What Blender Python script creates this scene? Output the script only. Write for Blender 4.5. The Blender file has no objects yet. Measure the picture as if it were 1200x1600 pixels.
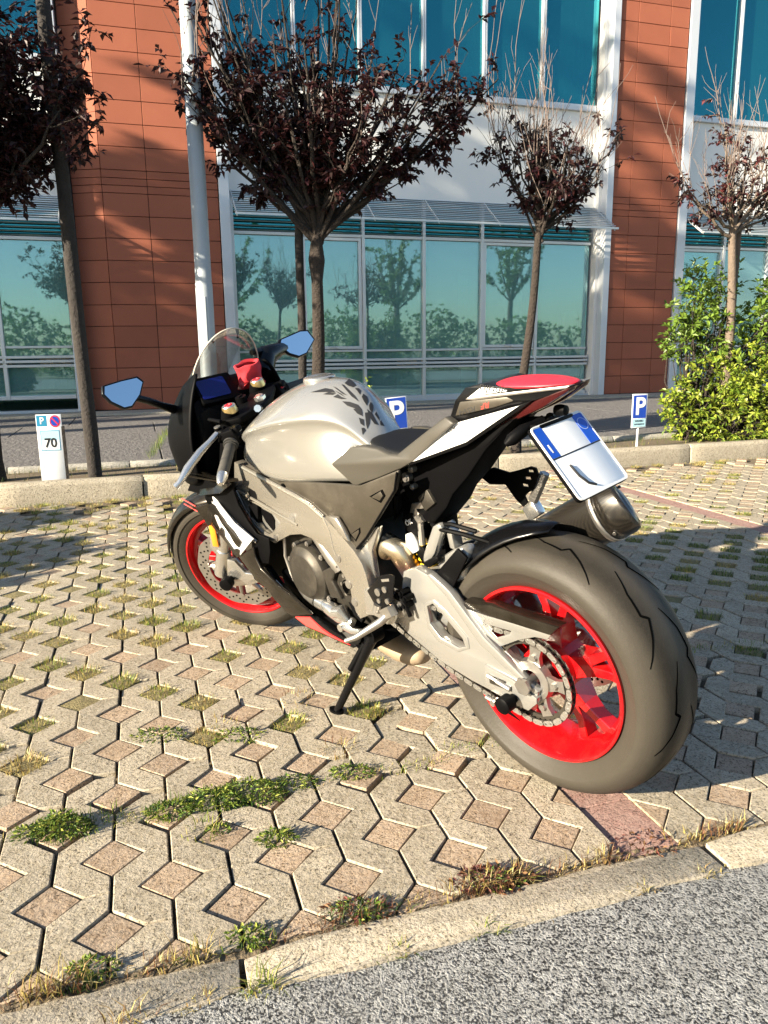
import bpy, bmesh, math, random
from math import sin, cos, pi, radians as rad
from mathutils import Vector as V, Matrix
from mathutils.geometry import tessellate_polygon
from mathutils.bvhtree import BVHTree
random.seed(7)
scene = bpy.context.scene
COL = scene.collection

# ------------------------------------------------------------------ camera, light, exposure
cam = bpy.data.cameras.new('camera')
cam.sensor_fit = 'VERTICAL'; cam.sensor_height = 36.0; cam.lens = 36.0 * 1195.0 / 1600.0
cam.clip_start = 0.02; cam.clip_end = 3000
cam_o = bpy.data.objects.new('camera', cam); COL.objects.link(cam_o)
CF = V((0, 0.978173, -0.207793)); CR = V((0.999927, -0.002514, -0.011835)).normalized()
CU = CR.cross(CF).normalized()
cam_o.matrix_world = Matrix(((CR.x, CU.x, -CF.x, 0), (CR.y, CU.y, -CF.y, 0), (CR.z, CU.z, -CF.z, 1.0672), (0, 0, 0, 1)))
scene.camera = cam_o

SUN_EL, SUN_AZ = rad(18), rad(32)                 # height, and the way the light travels
world = bpy.data.worlds.new('World'); scene.world = world; world.use_nodes = True
wn = world.node_tree
sky = wn.nodes.new('ShaderNodeTexSky'); sky.sky_type = 'NISHITA'; sky.sun_disc = False
sky.sun_elevation = SUN_EL; sky.sun_rotation = rad(238); sky.air_density = 1.0; sky.dust_density = 0.6; sky.ozone_density = 1.6
bg = wn.nodes['Background']; bg.inputs[1].default_value = 0.062
wn.links.new(sky.outputs[0], bg.inputs[0])
sl = bpy.data.lights.new('sun', 'SUN'); sl.energy = 5.0; sl.angle = rad(0.53); sl.color = (1.0, 0.87, 0.67)
so = bpy.data.objects.new('sun', sl); COL.objects.link(so)
LDIR = V((cos(SUN_AZ) * cos(SUN_EL), sin(SUN_AZ) * cos(SUN_EL), -sin(SUN_EL)))
so.rotation_euler = LDIR.to_track_quat('-Z', 'Y').to_euler(); so.location = (-8, -5, 8)
scene.view_settings.view_transform = 'Standard'; scene.view_settings.look = 'None'
scene.view_settings.exposure = 1.95; scene.view_settings.gamma = 1.0
scene.render.engine = 'CYCLES'
scene.cycles.max_bounces = 8; scene.cycles.transparent_max_bounces = 12
scene.cycles.use_denoising = True
scene.cycles.caustics_reflective = False; scene.cycles.caustics_refractive = False

# the street frame: u runs along the building front, v away from the camera
SA = rad(17.5); EU = V((cos(SA), sin(SA), 0)); EV = V((-sin(SA), cos(SA), 0))
def W(u, v, z=0.0): return EU * u + EV * v + V((0, 0, z))

# ------------------------------------------------------------------ helpers
def tag(o, label=None, cat=None, group=None, kind=None):
    if label: o['label'] = label
    if cat: o['category'] = cat
    if group: o['group'] = group
    if kind: o['kind'] = kind
    return o
def empty(name, loc=(0, 0, 0), rz=0.0, parent=None):
    o = bpy.data.objects.new(name, None); COL.objects.link(o); o.empty_display_size = .1
    o.location = loc; o.rotation_euler = (0, 0, rz)
    if parent: o.parent = parent
    return o
def put(name, me, parent=None, loc=None, rz=None):
    o = bpy.data.objects.new(name, me); COL.objects.link(o)
    if parent: o.parent = parent
    if loc is not None: o.location = loc
    if rz is not None: o.rotation_euler = (0, 0, rz)
    return o

class G:
    """a small mesh builder"""
    def __init__(s): s.v = []; s.f = []; s.m = []; s.c = None
    def add(s, vs, fs, mi=0):
        b = len(s.v); s.v += [tuple(p) for p in vs]
        for f in fs: s.f.append(tuple(i + b for i in f)); s.m.append(mi)
        return s
    def box(s, c, d, M=None, mi=0):
        x, y, z = d[0] / 2, d[1] / 2, d[2] / 2
        ps = [V((a * x, b * y, e * z)) for a in (-1, 1) for b in (-1, 1) for e in (-1, 1)]
        if M is not None: ps = [M @ p for p in ps]
        ps = [p + V(c) for p in ps]
        return s.add(ps, [(0, 1, 3, 2), (4, 6, 7, 5), (0, 4, 5, 1), (2, 3, 7, 6), (0, 2, 6, 4), (1, 5, 7, 3)], mi)
    def prism(s, out, f0, f1, hole=None, mi=0):
        """out: 2D outline; f0/f1 map (a,b) to the two faces"""
        loops = [out] + ([hole] if hole else [])
        flat = [p for l in loops for p in l]; n = len(flat)
        tris = tessellate_polygon([[V((p[0], p[1], 0)) for p in l] for l in loops]) if (hole or n > 4) else [tuple(range(n))]
        vs = [f0(*p) for p in flat] + [f1(*p) for p in flat]
        fs = [tuple(t) for t in tris] + [tuple(i + n for i in reversed(t)) for t in tris]
        b = 0
        for l in loops:
            k = len(l)
            for i in range(k): j = (i + 1) % k; fs.append((b + i, b + j, b + j + n, b + i + n))
            b += k
        return s.add(vs, fs, mi)
    def panel(s, out, y, th, hole=None, mi=0):
        yf = y if callable(y) else (lambda a, b: y)
        return s.prism(out, lambda a, b: (a, yf(a, b), b), lambda a, b: (a, yf(a, b) - th, b), hole, mi)
    def tube(s, path, r, n=10, mi=0, cap=True):
        path = [V(p) for p in path]; k = len(path)
        rs = r if isinstance(r, (list, tuple)) else [r] * k
        up = None; vs = []; fs = []
        for i, p in enumerate(path):
            t = (path[min(i + 1, k - 1)] - path[max(i - 1, 0)]).normalized()
            if up is None:
                up = V((0, 0, 1)) if abs(t.z) < .9 else V((1, 0, 0))
            a = t.cross(up)
            if a.length < 1e-5: a = t.orthogonal()
            a.normalize(); b = t.cross(a).normalized(); up = a.cross(t) * -1 if False else b * -1
            for j in range(n):
                w = 2 * pi * j / n; vs.append(p + (a * cos(w) + b * sin(w)) * rs[i])
        for i in range(k - 1):
            for j in range(n):
                q = (j + 1) % n; fs.append((i * n + j, i * n + q, (i + 1) * n + q, (i + 1) * n + j))
        if cap: fs += [tuple(range(n)), tuple(range((k - 1) * n, k * n))[::-1]]
        return s.add(vs, fs, mi)
    def loft(s, rings, closed=True, cap=True, mi=0):
        n = len(rings[0]); vs = [p for r in rings for p in r]; fs = []
        for i in range(len(rings) - 1):
            for j in range(n if closed else n - 1):
                q = (j + 1) % n; fs.append((i * n + j, i * n + q, (i + 1) * n + q, (i + 1) * n + j))
        if cap and closed: fs += [tuple(range(n)), tuple(range((len(rings) - 1) * n, len(rings) * n))[::-1]]
        return s.add(vs, fs, mi)
    def lathe(s, prof, c, n=64, axis='y', a0=0, a1=2 * pi, mi=0):
        """prof: (radius, offset along the axis)"""
        full = abs(a1 - a0 - 2 * pi) < 1e-6; k = n if full else n + 1
        rings = []
        for i in range(k):
            t = a0 + (a1 - a0) * i / n
            ring = []
            for r, h in prof:
                if axis == 'y': p = V((r * cos(t), h, r * sin(t)))
                elif axis == 'z': p = V((r * cos(t), r * sin(t), h))
                else: p = V((h, r * cos(t), r * sin(t)))
                ring.append(p + V(c))
            rings.append(ring)
        if full: rings.append(rings[0])
        m = len(prof); vs = [p for r in rings[:k] for p in r]; fs = []
        for i in range(n):
            a = i; b = (i + 1) % k
            for j in range(m - 1): fs.append((a * m + j, a * m + j + 1, b * m + j + 1, b * m + j))
        return s.add(vs, fs, mi)
    def xf(s, M, start=0):
        for i in range(start, len(s.v)): s.v[i] = tuple(M @ V(s.v[i]))
        return s
    def mesh(s, name, mats, smooth=None, bevel=0, seg=2, weld=0):
        me = bpy.data.meshes.new(name); me.from_pydata(s.v, [], s.f)
        for m in (mats if isinstance(mats, (list, tuple)) else [mats]): me.materials.append(m)
        if any(s.m): me.polygons.foreach_set('material_index', s.m)
        if bevel or smooth is not None or weld:
            bm = bmesh.new(); bm.from_mesh(me)
            if weld: bmesh.ops.remove_doubles(bm, verts=bm.verts, dist=weld)
            bmesh.ops.recalc_face_normals(bm, faces=bm.faces)
            if bevel:
                es = [e for e in bm.edges if len(e.link_faces) == 2 and e.calc_face_angle(0) > rad(28)]
                bmesh.ops.bevel(bm, geom=es, offset=bevel, segments=seg, profile=.5, affect='EDGES', clamp_overlap=True)
            if smooth is not None:
                for f in bm.faces: f.smooth = True
                for e in bm.edges:
                    if len(e.link_faces) == 2 and e.calc_face_angle(0) > rad(smooth): e.smooth = False
            bm.to_mesh(me); bm.free()
        if s.c is not None:
            at = me.color_attributes.new('tone', 'FLOAT_COLOR', 'POINT'); at.data.foreach_set('color', s.c)
        me.update(); return me
    def build(s, name, mats, parent=None, smooth=None, bevel=0, seg=2, weld=0, loc=None, rz=None):
        return put(name, s.mesh(name, mats, smooth, bevel, seg, weld), parent, loc, rz)

def subsurf(o, lv=2):
    m = o.modifiers.new('s', 'SUBSURF'); m.levels = lv; m.render_levels = lv
    for p in o.data.polygons: p.use_smooth = True
    return o
def solidify(o, t, off=-1):
    m = o.modifiers.new('t', 'SOLIDIFY'); m.thickness = t; m.offset = off; return o
def copy_part(o, parent, M=None):
    c = o.copy(); COL.objects.link(c); c.parent = parent
    if M is not None: c.matrix_local = M
    return c

# ------------------------------------------------------------------ materials
MATS = {}
def ramp(nt, fac, stops):
    r = nt.nodes.new('ShaderNodeValToRGB'); e = r.color_ramp.elements
    while len(e) < len(stops): e.new(0.5)
    for i, (p, c) in enumerate(stops): e[i].position = p; e[i].color = (*c, 1) if len(c) == 3 else c
    nt.links.new(fac, r.inputs[0]); return r.outputs[0]
def noise(nt, co, scale, detail=4, rough=.6, dist=0):
    n = nt.nodes.new('ShaderNodeTexNoise'); n.inputs['Scale'].default_value = scale; n.inputs['Detail'].default_value = detail
    n.inputs['Roughness'].default_value = rough; n.inputs['Distortion'].default_value = dist
    nt.links.new(co, n.inputs['Vector']); return n.outputs['Fac']
def mixc(nt, f, a, b, mode='MIX'):
    m = nt.nodes.new('ShaderNodeMix'); m.data_type = 'RGBA'; m.blend_type = mode
    for sock, val in ((m.inputs[0], f), (m.inputs[6], a), (m.inputs[7], b)):
        if isinstance(val, bpy.types.NodeSocket): nt.links.new(val, sock)
        else: sock.default_value = val if isinstance(val, (int, float)) else (*val, 1)
    return m.outputs[2]
def math_(nt, op, a, b=0.0):
    m = nt.nodes.new('ShaderNodeMath'); m.operation = op
    for i, x in enumerate((a, b)):
        if isinstance(x, bpy.types.NodeSocket): nt.links.new(x, m.inputs[i])
        else: m.inputs[i].default_value = x
    return m.outputs[0]
def bump(nt, h, strength, dist, bsdf, prev=None):
    b = nt.nodes.new('ShaderNodeBump'); b.inputs['Strength'].default_value = strength; b.inputs['Distance'].default_value = dist
    nt.links.new(h, b.inputs['Height'])
    if prev: nt.links.new(prev, b.inputs['Normal'])
    nt.links.new(b.outputs[0], bsdf.inputs['Normal']); return b.outputs[0]
def new(name):
    m = bpy.data.materials.new(name); m.use_nodes = True; nt = m.node_tree
    MATS[name] = m; return m, nt, nt.nodes['Principled BSDF']
def coords(nt, kind='obj'):
    if kind == 'pos':
        return nt.nodes.new('ShaderNodeNewGeometry').outputs['Position']
    return nt.nodes.new('ShaderNodeTexCoord').outputs['Object']
def P(name, col, rough=.5, metal=0, coat=0, var=0.0, vs=6, bs=0, bscale=60, bd=.002, kind='obj', rvar=0.0, spec=None, dust=0.0):
    """plain surface with slow tone variation, fine relief and uneven gloss"""
    m, nt, b = new(name)
    b.inputs['Base Color'].default_value = (*col, 1); b.inputs['Roughness'].default_value = rough; b.inputs['Metallic'].default_value = metal
    if coat: b.inputs['Coat Weight'].default_value = coat; b.inputs['Coat Roughness'].default_value = .04
    if spec is not None: b.inputs['Specular IOR Level'].default_value = spec
    co = None
    if var or bs or rvar or dust: co = coords(nt, kind)
    base = None
    if var:
        f = noise(nt, co, vs, 5)
        base = mixc(nt, f, tuple(c * (1 - var) for c in col), tuple(min(1, c * (1 + var)) for c in col))
        nt.links.new(base, b.inputs['Base Color'])
    if dust:
        f2 = ramp(nt, noise(nt, co, 9, 6, .7), [(.45, (0, 0, 0)), (.75, (dust, dust, dust))])
        base = mixc(nt, f2, base if base else col, (.42, .37, .29)); nt.links.new(base, b.inputs['Base Color'])
    if rvar:
        f = noise(nt, co, 14, 6, .7); nt.links.new(math_(nt, 'ADD', math_(nt, 'MULTIPLY', f, rvar), rough - rvar / 2), b.inputs['Roughness'])
    if bs: bump(nt, noise(nt, co, bscale, 5), bs, bd, b)
    return m

def concrete(name, c0, c1, grain=(.30, .27, .22), gscale=420, pits=.5, bstr=.7, tint_by_object=False):
    m, nt, b = new(name); co = coords(nt, 'pos')
    base = mixc(nt, noise(nt, co, 3.0, 5), c0, c1)
    if tint_by_object:
        oi = nt.nodes.new('ShaderNodeObjectInfo')
        v = math_(nt, 'ADD', math_(nt, 'MULTIPLY', oi.outputs['Random'], .34), .83)
        cc = nt.nodes.new('ShaderNodeCombineColor')
        for i in range(3): nt.links.new(v, cc.inputs[i])
        base = mixc(nt, 1.0, base, cc.outputs[0], 'MULTIPLY')
    vo = nt.nodes.new('ShaderNodeTexVoronoi'); vo.inputs['Scale'].default_value = gscale * .55; nt.links.new(co, vo.inputs['Vector'])
    gr = ramp(nt, vo.outputs['Color'], [(.25, (0, 0, 0)), (.62, (1, 1, 1))])
    g2 = noise(nt, co, gscale, 3, .7)
    base = mixc(nt, ramp(nt, g2, [(.415, (1, 1, 1)), (.465, (0, 0, 0))]), base, tuple(c * .20 for c in c0))
    base = mixc(nt, math_(nt, 'MULTIPLY', gr, .35), base, grain)
    st = ramp(nt, noise(nt, co, 9, 6, .65), [(.46, (0, 0, 0)), (.68, (1, 1, 1))])
    base = mixc(nt, math_(nt, 'MULTIPLY', st, .45), base, tuple(c * .62 for c in c0))
    nt.links.new(base, b.inputs['Base Color']); b.inputs['Roughness'].default_value = .95; b.inputs['Specular IOR Level'].default_value = .12
    p = bump(nt, noise(nt, co, gscale * .7, 4, .75), bstr, .0032, b)
    bump(nt, noise(nt, co, 45, 5, .7), .4, .007, b, p)
    return m
# ------------------------------------------------------------------ the ground
M_PAVER = concrete('paver_concrete', (.395, .340, .250), (.310, .265, .195), (.53, .475, .385), 200, tint_by_object=True)
M_INFILL = concrete('infill_concrete', (.390, .288, .195), (.31, .23, .16), (.50, .41, .32), 200, tint_by_object=True)
M_PINK = concrete('pink_paver', (.37, .225, .19), (.31, .19, .16), (.46, .33, .28), 200)
M_KERB = concrete('kerb_concrete', (.40, .35, .265), (.31, .27, .205), (.53, .48, .40), 180, bstr=.9)
M_SOIL = P('soil', (.14, .108, .068), .95, var=.5, vs=30, bs=1, bscale=120, bd=.01, kind='pos')

def asphalt(name, dark, light, sc):
    m, nt, b = new(name); co = coords(nt, 'pos')
    n1 = noise(nt, co, sc, 3, .62); n2 = noise(nt, co, sc * .42, 3, .6)
    h = math_(nt, 'ADD', math_(nt, 'MULTIPLY', n1, .68), math_(nt, 'MULTIPLY', n2, .32))
    stone = ramp(nt, h, [(.44, (0, 0, 0)), (.495, (1, 1, 1))])
    vo = nt.nodes.new('ShaderNodeTexVoronoi'); vo.inputs['Scale'].default_value = sc * .5; nt.links.new(co, vo.inputs['Vector'])
    tone = mixc(nt, ramp(nt, vo.outputs['Color'], [(.1, (0, 0, 0)), (.9, (1, 1, 1))]), light, tuple(c * .55 for c in light))
    base = mixc(nt, stone, dark, tone)
    worn = ramp(nt, noise(nt, co, 1.6, 5, .6), [(.42, (0, 0, 0)), (.66, (1, 1, 1))])
    base = mixc(nt, math_(nt, 'MULTIPLY', worn, .35), base, tuple(c * .45 for c in light))
    nt.links.new(base, b.inputs['Base Color']); b.inputs['Roughness'].default_value = .9; b.inputs['Specular IOR Level'].default_value = .2
    p = bump(nt, h, 1.0, .012, b); bump(nt, noise(nt, co, 30, 4), .4, .01, b, p)
    return m
M_ASPH = asphalt('coarse_asphalt', (.028, .028, .029), (.40, .40, .39), 190)

def sheet(name, u0, v0, u1, v1, z, m, cuts=1):
    g = G(); g.add([W(u0, v0, z), W(u1, v0, z), W(u1, v1, z), W(u0, v1, z)], [(0, 1, 2, 3)])
    return tag(g.build(name, m), kind='structure')
M_EARTH = P('earth', (.16, .14, .09), .95, var=.35, vs=2, bs=.6, bscale=20, bd=.03, kind='pos')
sheet('ground', -700, -700, 700, 700, -.12, M_EARTH)
sheet('road', -60, -9.0, 60, 1.14, -.0045, M_ASPH)
lot = sheet('parking_lot', -40, 1.17, 40, 5.98, -.022, M_SOIL)

# flush concrete strip between the asphalt and the pavers, in lengths
strip = tag(empty('kerb_strip'), kind='structure')
cuts = [-9.2, -7.9, -6.6, -5.4, -4.1, -2.9, -1.75, -.82, .10, 1.10, 2.05, 2.9, 3.95, 5.0, 6.1, 7.2]
rnd = random.Random(3)
for a, b_ in zip(cuts, cuts[1:]):
    g = G(); n = max(6, int((b_ - a) / .06)); o0 = []; o1 = []
    for i in range(n + 1):
        u = a + .007 + (b_ - a - .014) * i / n
        e = .006 if 0 < i < n else -.004
        o0.append((u + rnd.uniform(-.003, .003), 1.130 + rnd.uniform(-.008, .006) - e)); o1.append((u + rnd.uniform(-.003, .003), 1.208 + rnd.uniform(-.005, .005) + e))
    out = o0 + o1[::-1]; dz = rnd.uniform(-.003, .003)
    g.prism(out, lambda p, q, dz=dz: W(p, q, .002 + dz), lambda p, q: W(p, q, -.08))
    g.build('kerbstone', M_KERB, strip, smooth=40, bevel=.005, seg=2)

# interlocking pavers with diamond openings: columns S apart, openings PV apart
S, PV, DA, DB, GP = .1185, .2315, .0625, .0625, .0034
U0, V0 = .465, 1.4605                                   # an opening seen beside the rear wheel
def paver_poly(nper):
    out = []
    for k in range(nper):
        y = k * PV
        out += [(GP, y + DB - .002), (GP, y + PV - DB + .002), (DA + GP, y + PV)]
    right = []
    for k in range(nper):
        y = k * PV
        right += [(S - GP, y + PV / 2 - DB), (S - DA - GP, y + PV / 2), (S - GP, y + PV / 2 + DB)]
    top = nper * PV
    return [(DA + GP, .002)] + out[:-1] + [(DA + GP, top - .002), (S - GP, top - .002)] + right[::-1] + [(S - GP, .002)]
def slab_mesh(name, poly, m, th, bev):
    g = G(); g.prism(poly, lambda a, b: (a, b, 0), lambda a, b: (a, b, -th))
    return g.mesh(name, m, smooth=30, bevel=bev, seg=1)
def clip(poly, axis, at, keep_above):
    o = []; n = len(poly); f = lambda p: (p[axis] - at) * (1 if keep_above else -1)
    for i in range(n):
        a, b = poly[i], poly[(i + 1) % n]; fa, fb = f(a), f(b)
        if fa >= 0: o.append(a)
        if (fa >= 0) != (fb >= 0):
            t = fa / (fa - fb); o.append((a[0] + (b[0] - a[0]) * t, a[1] + (b[1] - a[1]) * t))
    return o
def area(p): return abs(sum(p[i][0] * p[(i + 1) % len(p)][1] - p[(i + 1) % len(p)][0] * p[i][1] for i in range(len(p)))) / 2
def fit(poly, u, v):
    """cut a piece back to the concrete strip and to the bay lines; None when little is left, False when untouched"""
    q = [(a + u, b + v) for a, b in poly]; n0 = len(q); a0 = area(q); lo = 1.222 + rnd.uniform(0, .016)
    if min(b for a, b in q) < lo: q = clip(q, 1, lo, True)
    for pa, pb in PINK_U:
        us_ = [a for a, b in q]
        if not us_ or max(us_) < pa - .004 or min(us_) > pb + .004: continue
        if (min(us_) + max(us_)) / 2 < (pa + pb) / 2: q = clip(q, 0, pa - .006, False)
        else: q = clip(q, 0, pb + .006, True)
    if len(q) < 3 or area(q) < .00035: return None
    if abs(area(q) - a0) < 1e-6: return False
    c = []
    for a in q:
        if not c or abs(a[0] - c[-1][0]) + abs(a[1] - c[-1][1]) > .002: c.append(a)
    return [(a - u, b - v) for a, b in c]
DIAP = [(-DA + .0022, 0), (0, -DB + .0022), (DA - .0022, 0), (0, DB - .0022)]
PAV = {k: slab_mesh('paver', paver_poly(k), M_PAVER, .055, .0022) for k in (1, 2, 3)}; DIA = slab_mesh('infill_block', DIAP, M_INFILL, .04, .0015)
CAMP = V((0, 0, 1.067))
def in_view(u, v, m=0):
    p = W(u, v) - CAMP; w = p.dot(CF)
    return w > .2 and abs(p.dot(CR) / w) < .52 + m and abs(p.dot(CU) / w) < .69 + m
GRASS_V = 1.715                                          # the grassy seam
cells_p = []; cells_d = []; open_cells = []; seam = []
rnd = random.Random(11)
PINK_U = [(.925, 1.055), (3.42, 3.55), (-1.6, -1.47)]
def noise_cell(u, v): return sin(u * 5.3 + 2.0) + sin(v * 4.1 + u * 2.2) + sin(u * 11.7 - v * 6.0) > -.2
def pink(u): return any(a < u < b_ for a, b_ in PINK_U)
c0 = int(math.floor((-3.6 - U0) / S)); c1 = int(math.ceil((9.5 - U0) / S))
for c in range(c0, c1):
    uc = U0 + c * S; odd = c % 2
    vcol = V0 + (PV / 2 if odd else 0)
    # openings of this column lie at vcol + k*PV
    k0 = -2; kmax = int((5.93 - vcol) / PV)
    for k in range(k0, kmax + 1):
        v = vcol + k * PV
        if v + DB < 1.231 or v + DB > 5.96: continue
        if not in_view(uc, v, .25): continue
        cells_d.append((uc, v))
    k = k0 - 1 + rnd.choice((0, 1))
    vend = vcol + k * PV
    while vend < 5.9:
        n = rnd.choice((1, 2, 2, 2, 3)); v = vend; vend = v + n * PV
        if vend < 1.229 or vend > 5.97 or not in_view(uc + S / 2, max(1.3, v + n * PV / 2), .25): continue
        cells_p.append((uc, v, n))
near = lambda t: (W(t[0], t[1]) - CAMP).length + (0 if in_view(t[0], max(1.3, t[1]), .02) else 50)
cells_p.sort(key=near); cells_d.sort(key=near)
def jitter(rn, o, amt):
    o.rotation_euler = (rn.gauss(0, .012) * amt, rn.gauss(0, .012) * amt, SA + rn.gauss(0, .004) * amt)
rest = G()
for i, (u, v, n) in enumerate(cells_p):
    dz = rnd.gauss(0, .0010) + .003 * sin(u * 2.1 + 1) * sin(v * 1.7)
    vv = v + (.016 if v > GRASS_V - .12 else 0)
    q = fit(paver_poly(n), u, vv)
    if q is None: continue
    me = PAV[n] if q is False else slab_mesh('paver', q, M_PAVER, .055, .0018)
    if i < 300:
        o = put('paver', me, lot, W(u, vv, dz)); jitter(rnd, o, .45 if q is False else 0)
    else:
        M = Matrix.Translation(W(u, vv, dz)) @ Matrix.Rotation(SA, 4, 'Z') @ Matrix.Rotation(rnd.gauss(0, .006), 4, 'X')
        rest.add([M @ x.co for x in me.vertices], [tuple(p.vertices) for p in me.polygons])
o = rest.build('paver_field', M_PAVER, lot); tag(o, kind='stuff')
rest = G(); nd = 0
for (u, v) in cells_d:
    z = -.006
    if v < 1.95: p = .97
    elif v < 2.35: p = .75 if u > .2 else .5
    elif u < v * .06 + .25: p = .34
    elif v < 3.9: p = .45 if noise_cell(u, v) else .1
    else: p = .8
    vv = v + (.016 if v > GRASS_V - .12 else 0)
    r = rnd.random()
    q = fit(DIAP, u, vv)
    if q is None: continue
    if r > p and q is False:
        open_cells.append((u, vv)); continue
    dz = rnd.gauss(-.0025, .001) + .003 * sin(u * 2.1 + 1) * sin(v * 1.7)
    me = DIA if q is False else slab_mesh('infill_block', q, M_INFILL, .04, .0015)
    if nd < 300:
        o = put('infill_block', me, lot, W(u, vv, dz)); jitter(rnd, o, 1.2 if q is False else 0); nd += 1
    else:
        M = Matrix.Translation(W(u, vv, dz)) @ Matrix.Rotation(SA + rnd.gauss(0, .02), 4, 'Z')
        rest.add([M @ x.co for x in me.vertices], [tuple(p.vertices) for p in me.polygons])
o = rest.build('infill_field', M_INFILL, lot); tag(o, kind='stuff')
M_TURF = P('dry_turf', (.20, .165, .075), .95, var=.55, vs=60, bs=1, bscale=160, bd=.01, kind='pos')
g = G()
for (u, v) in open_cells:
    a, b = DA - .001, DB - .001; z = -.0055 + rnd.uniform(-.003, .002)
    g.add([W(u - a, v, z), W(u, v - b, z), W(u + a, v, z), W(u, v + b, z), W(u, v, z + .004)], [(0, 1, 4), (1, 2, 4), (2, 3, 4), (3, 0, 4)])
tag(g.build('cell_turf', M_TURF, lot), kind='stuff'); g = G()
# crumbly earth that has washed up against the concrete strip
n = 330; vs = []; row = (1.196, 1.212, 1.228, 1.246, 1.262); zz = (-.016, -.005, -.004, -.009, -.020)
for i in range(n + 1):
    u = -1.2 + 3.0 * i / n
    for v, z in zip(row, zz): vs.append(W(u, v + .004 * sin(u * 31 + v * 90), z + .004 * sin(u * 23.0 + v * 160) + rnd.uniform(-.003, .003)))
m_ = len(row); g.add(vs, [(i * m_ + j, i * m_ + j + 1, (i + 1) * m_ + j + 1, (i + 1) * m_ + j) for i in range(n) for j in range(m_ - 1)])
tag(g.build('soil_fill', M_SOIL, lot), kind='stuff')
# the reddish bay lines: rows of narrow blocks
for a, b_ in PINK_U:
    v = 1.225
    g0 = G(); g0.box((0, 0, -.027), (b_ - a + .012, .189, .05)); pm = g0.mesh('line_block', M_PINK, smooth=30, bevel=.002, seg=1)
    while v < 5.9:
        if in_view(a, v, .3): o = put('line_block', pm, lot, W((a + b_) / 2, v + .096, rnd.gauss(-.003, .0008))); jitter(rnd, o, .2)
        v += .192

# raised kerb, planting strip, edging, walk
def kerb_row(name, v0, v1, z1, cuts, m, dz=0):
    k = tag(empty(name), kind='structure')
    for a, b_ in zip(cuts, cuts[1:]):
        g = G(); t = rnd.uniform(-.006, .006)
        n = 6; rings = []
        for i in range(n + 1):
            u = a + .005 + (b_ - a - .01) * i / n; w = rnd.uniform(-.004, .004)
            rings.append([W(u, v0 + t + w, -.08), W(u, v0 + t + .012 + w, z1 - .03), W(u, v0 + t + .035 + w, z1 + w), W(u, v1 + w, z1 - .003), W(u, v1, -.08)])
        g.loft(rings); g.build('kerbstone', m, k, smooth=35, bevel=.004)
    return k
M_KERB2 = concrete('weathered_kerb', (.44, .39, .30), (.32, .28, .21), (.52, .47, .38), 150, bstr=1.0)
kerb_row('kerb', 5.985, 6.11, .150, [-6, -5.0, -4.0, -3.05, -2.02, -1.02, -.02, .98, 1.97, 2.95, 3.96, 4.95, 5.96, 6.95, 7.95, 8.95, 9.95, 11], M_KERB2)
M_EDGE = concrete('edging', (.40, .385, .34), (.30, .29, .26), (.46, .44, .40), 170)
sheet('planting_bed', -12, 6.08, 16, 7.02, .085, M_SOIL)
kerb_row('bed_edging', 6.99, 7.07, .135, [-6 + .98 * i for i in range(18)], M_EDGE)
M_SLAB = P('walk_slab', (.135, .128, .125), .8, var=.4, vs=7, bs=1.0, bscale=26, bd=.03, kind='pos', rvar=.2)
walk = sheet('pavement', -40, 7.05, 40, 14, .10, M_SOIL)
us = [-6.0 + 1.62 * i for i in range(15)]
for i in range(14):
    for j, (a, b_) in enumerate(((7.08, 8.35), (8.35, 9.62), (9.62, 10.9), (10.9, 12.35))):
        sh = 0.55 * (j % 2) - .32
        g = G(); g.prism([(us[i] + sh + .006, a + .006), (us[i + 1] + sh - .006, a + .006), (us[i + 1] + sh - .006, b_ - .006), (us[i] + sh + .006, b_ - .006)],
                         lambda p, q: W(p, q, .135), lambda p, q: W(p, q, .08))
        g.build('slab', M_SLAB, walk, bevel=.005)
M_STEP = concrete('cream_step', (.52, .46, .36), (.42, .37, .28), (.55, .50, .42), 120)
g = G(); g.prism([(-40, 12.36), (40, 12.36), (40, 13.0), (-40, 13.0)], lambda p, q: W(p, q, .165), lambda p, q: W(p, q, .05))
tag(g.build('plinth_step', M_STEP, bevel=.008), kind='structure')
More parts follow.
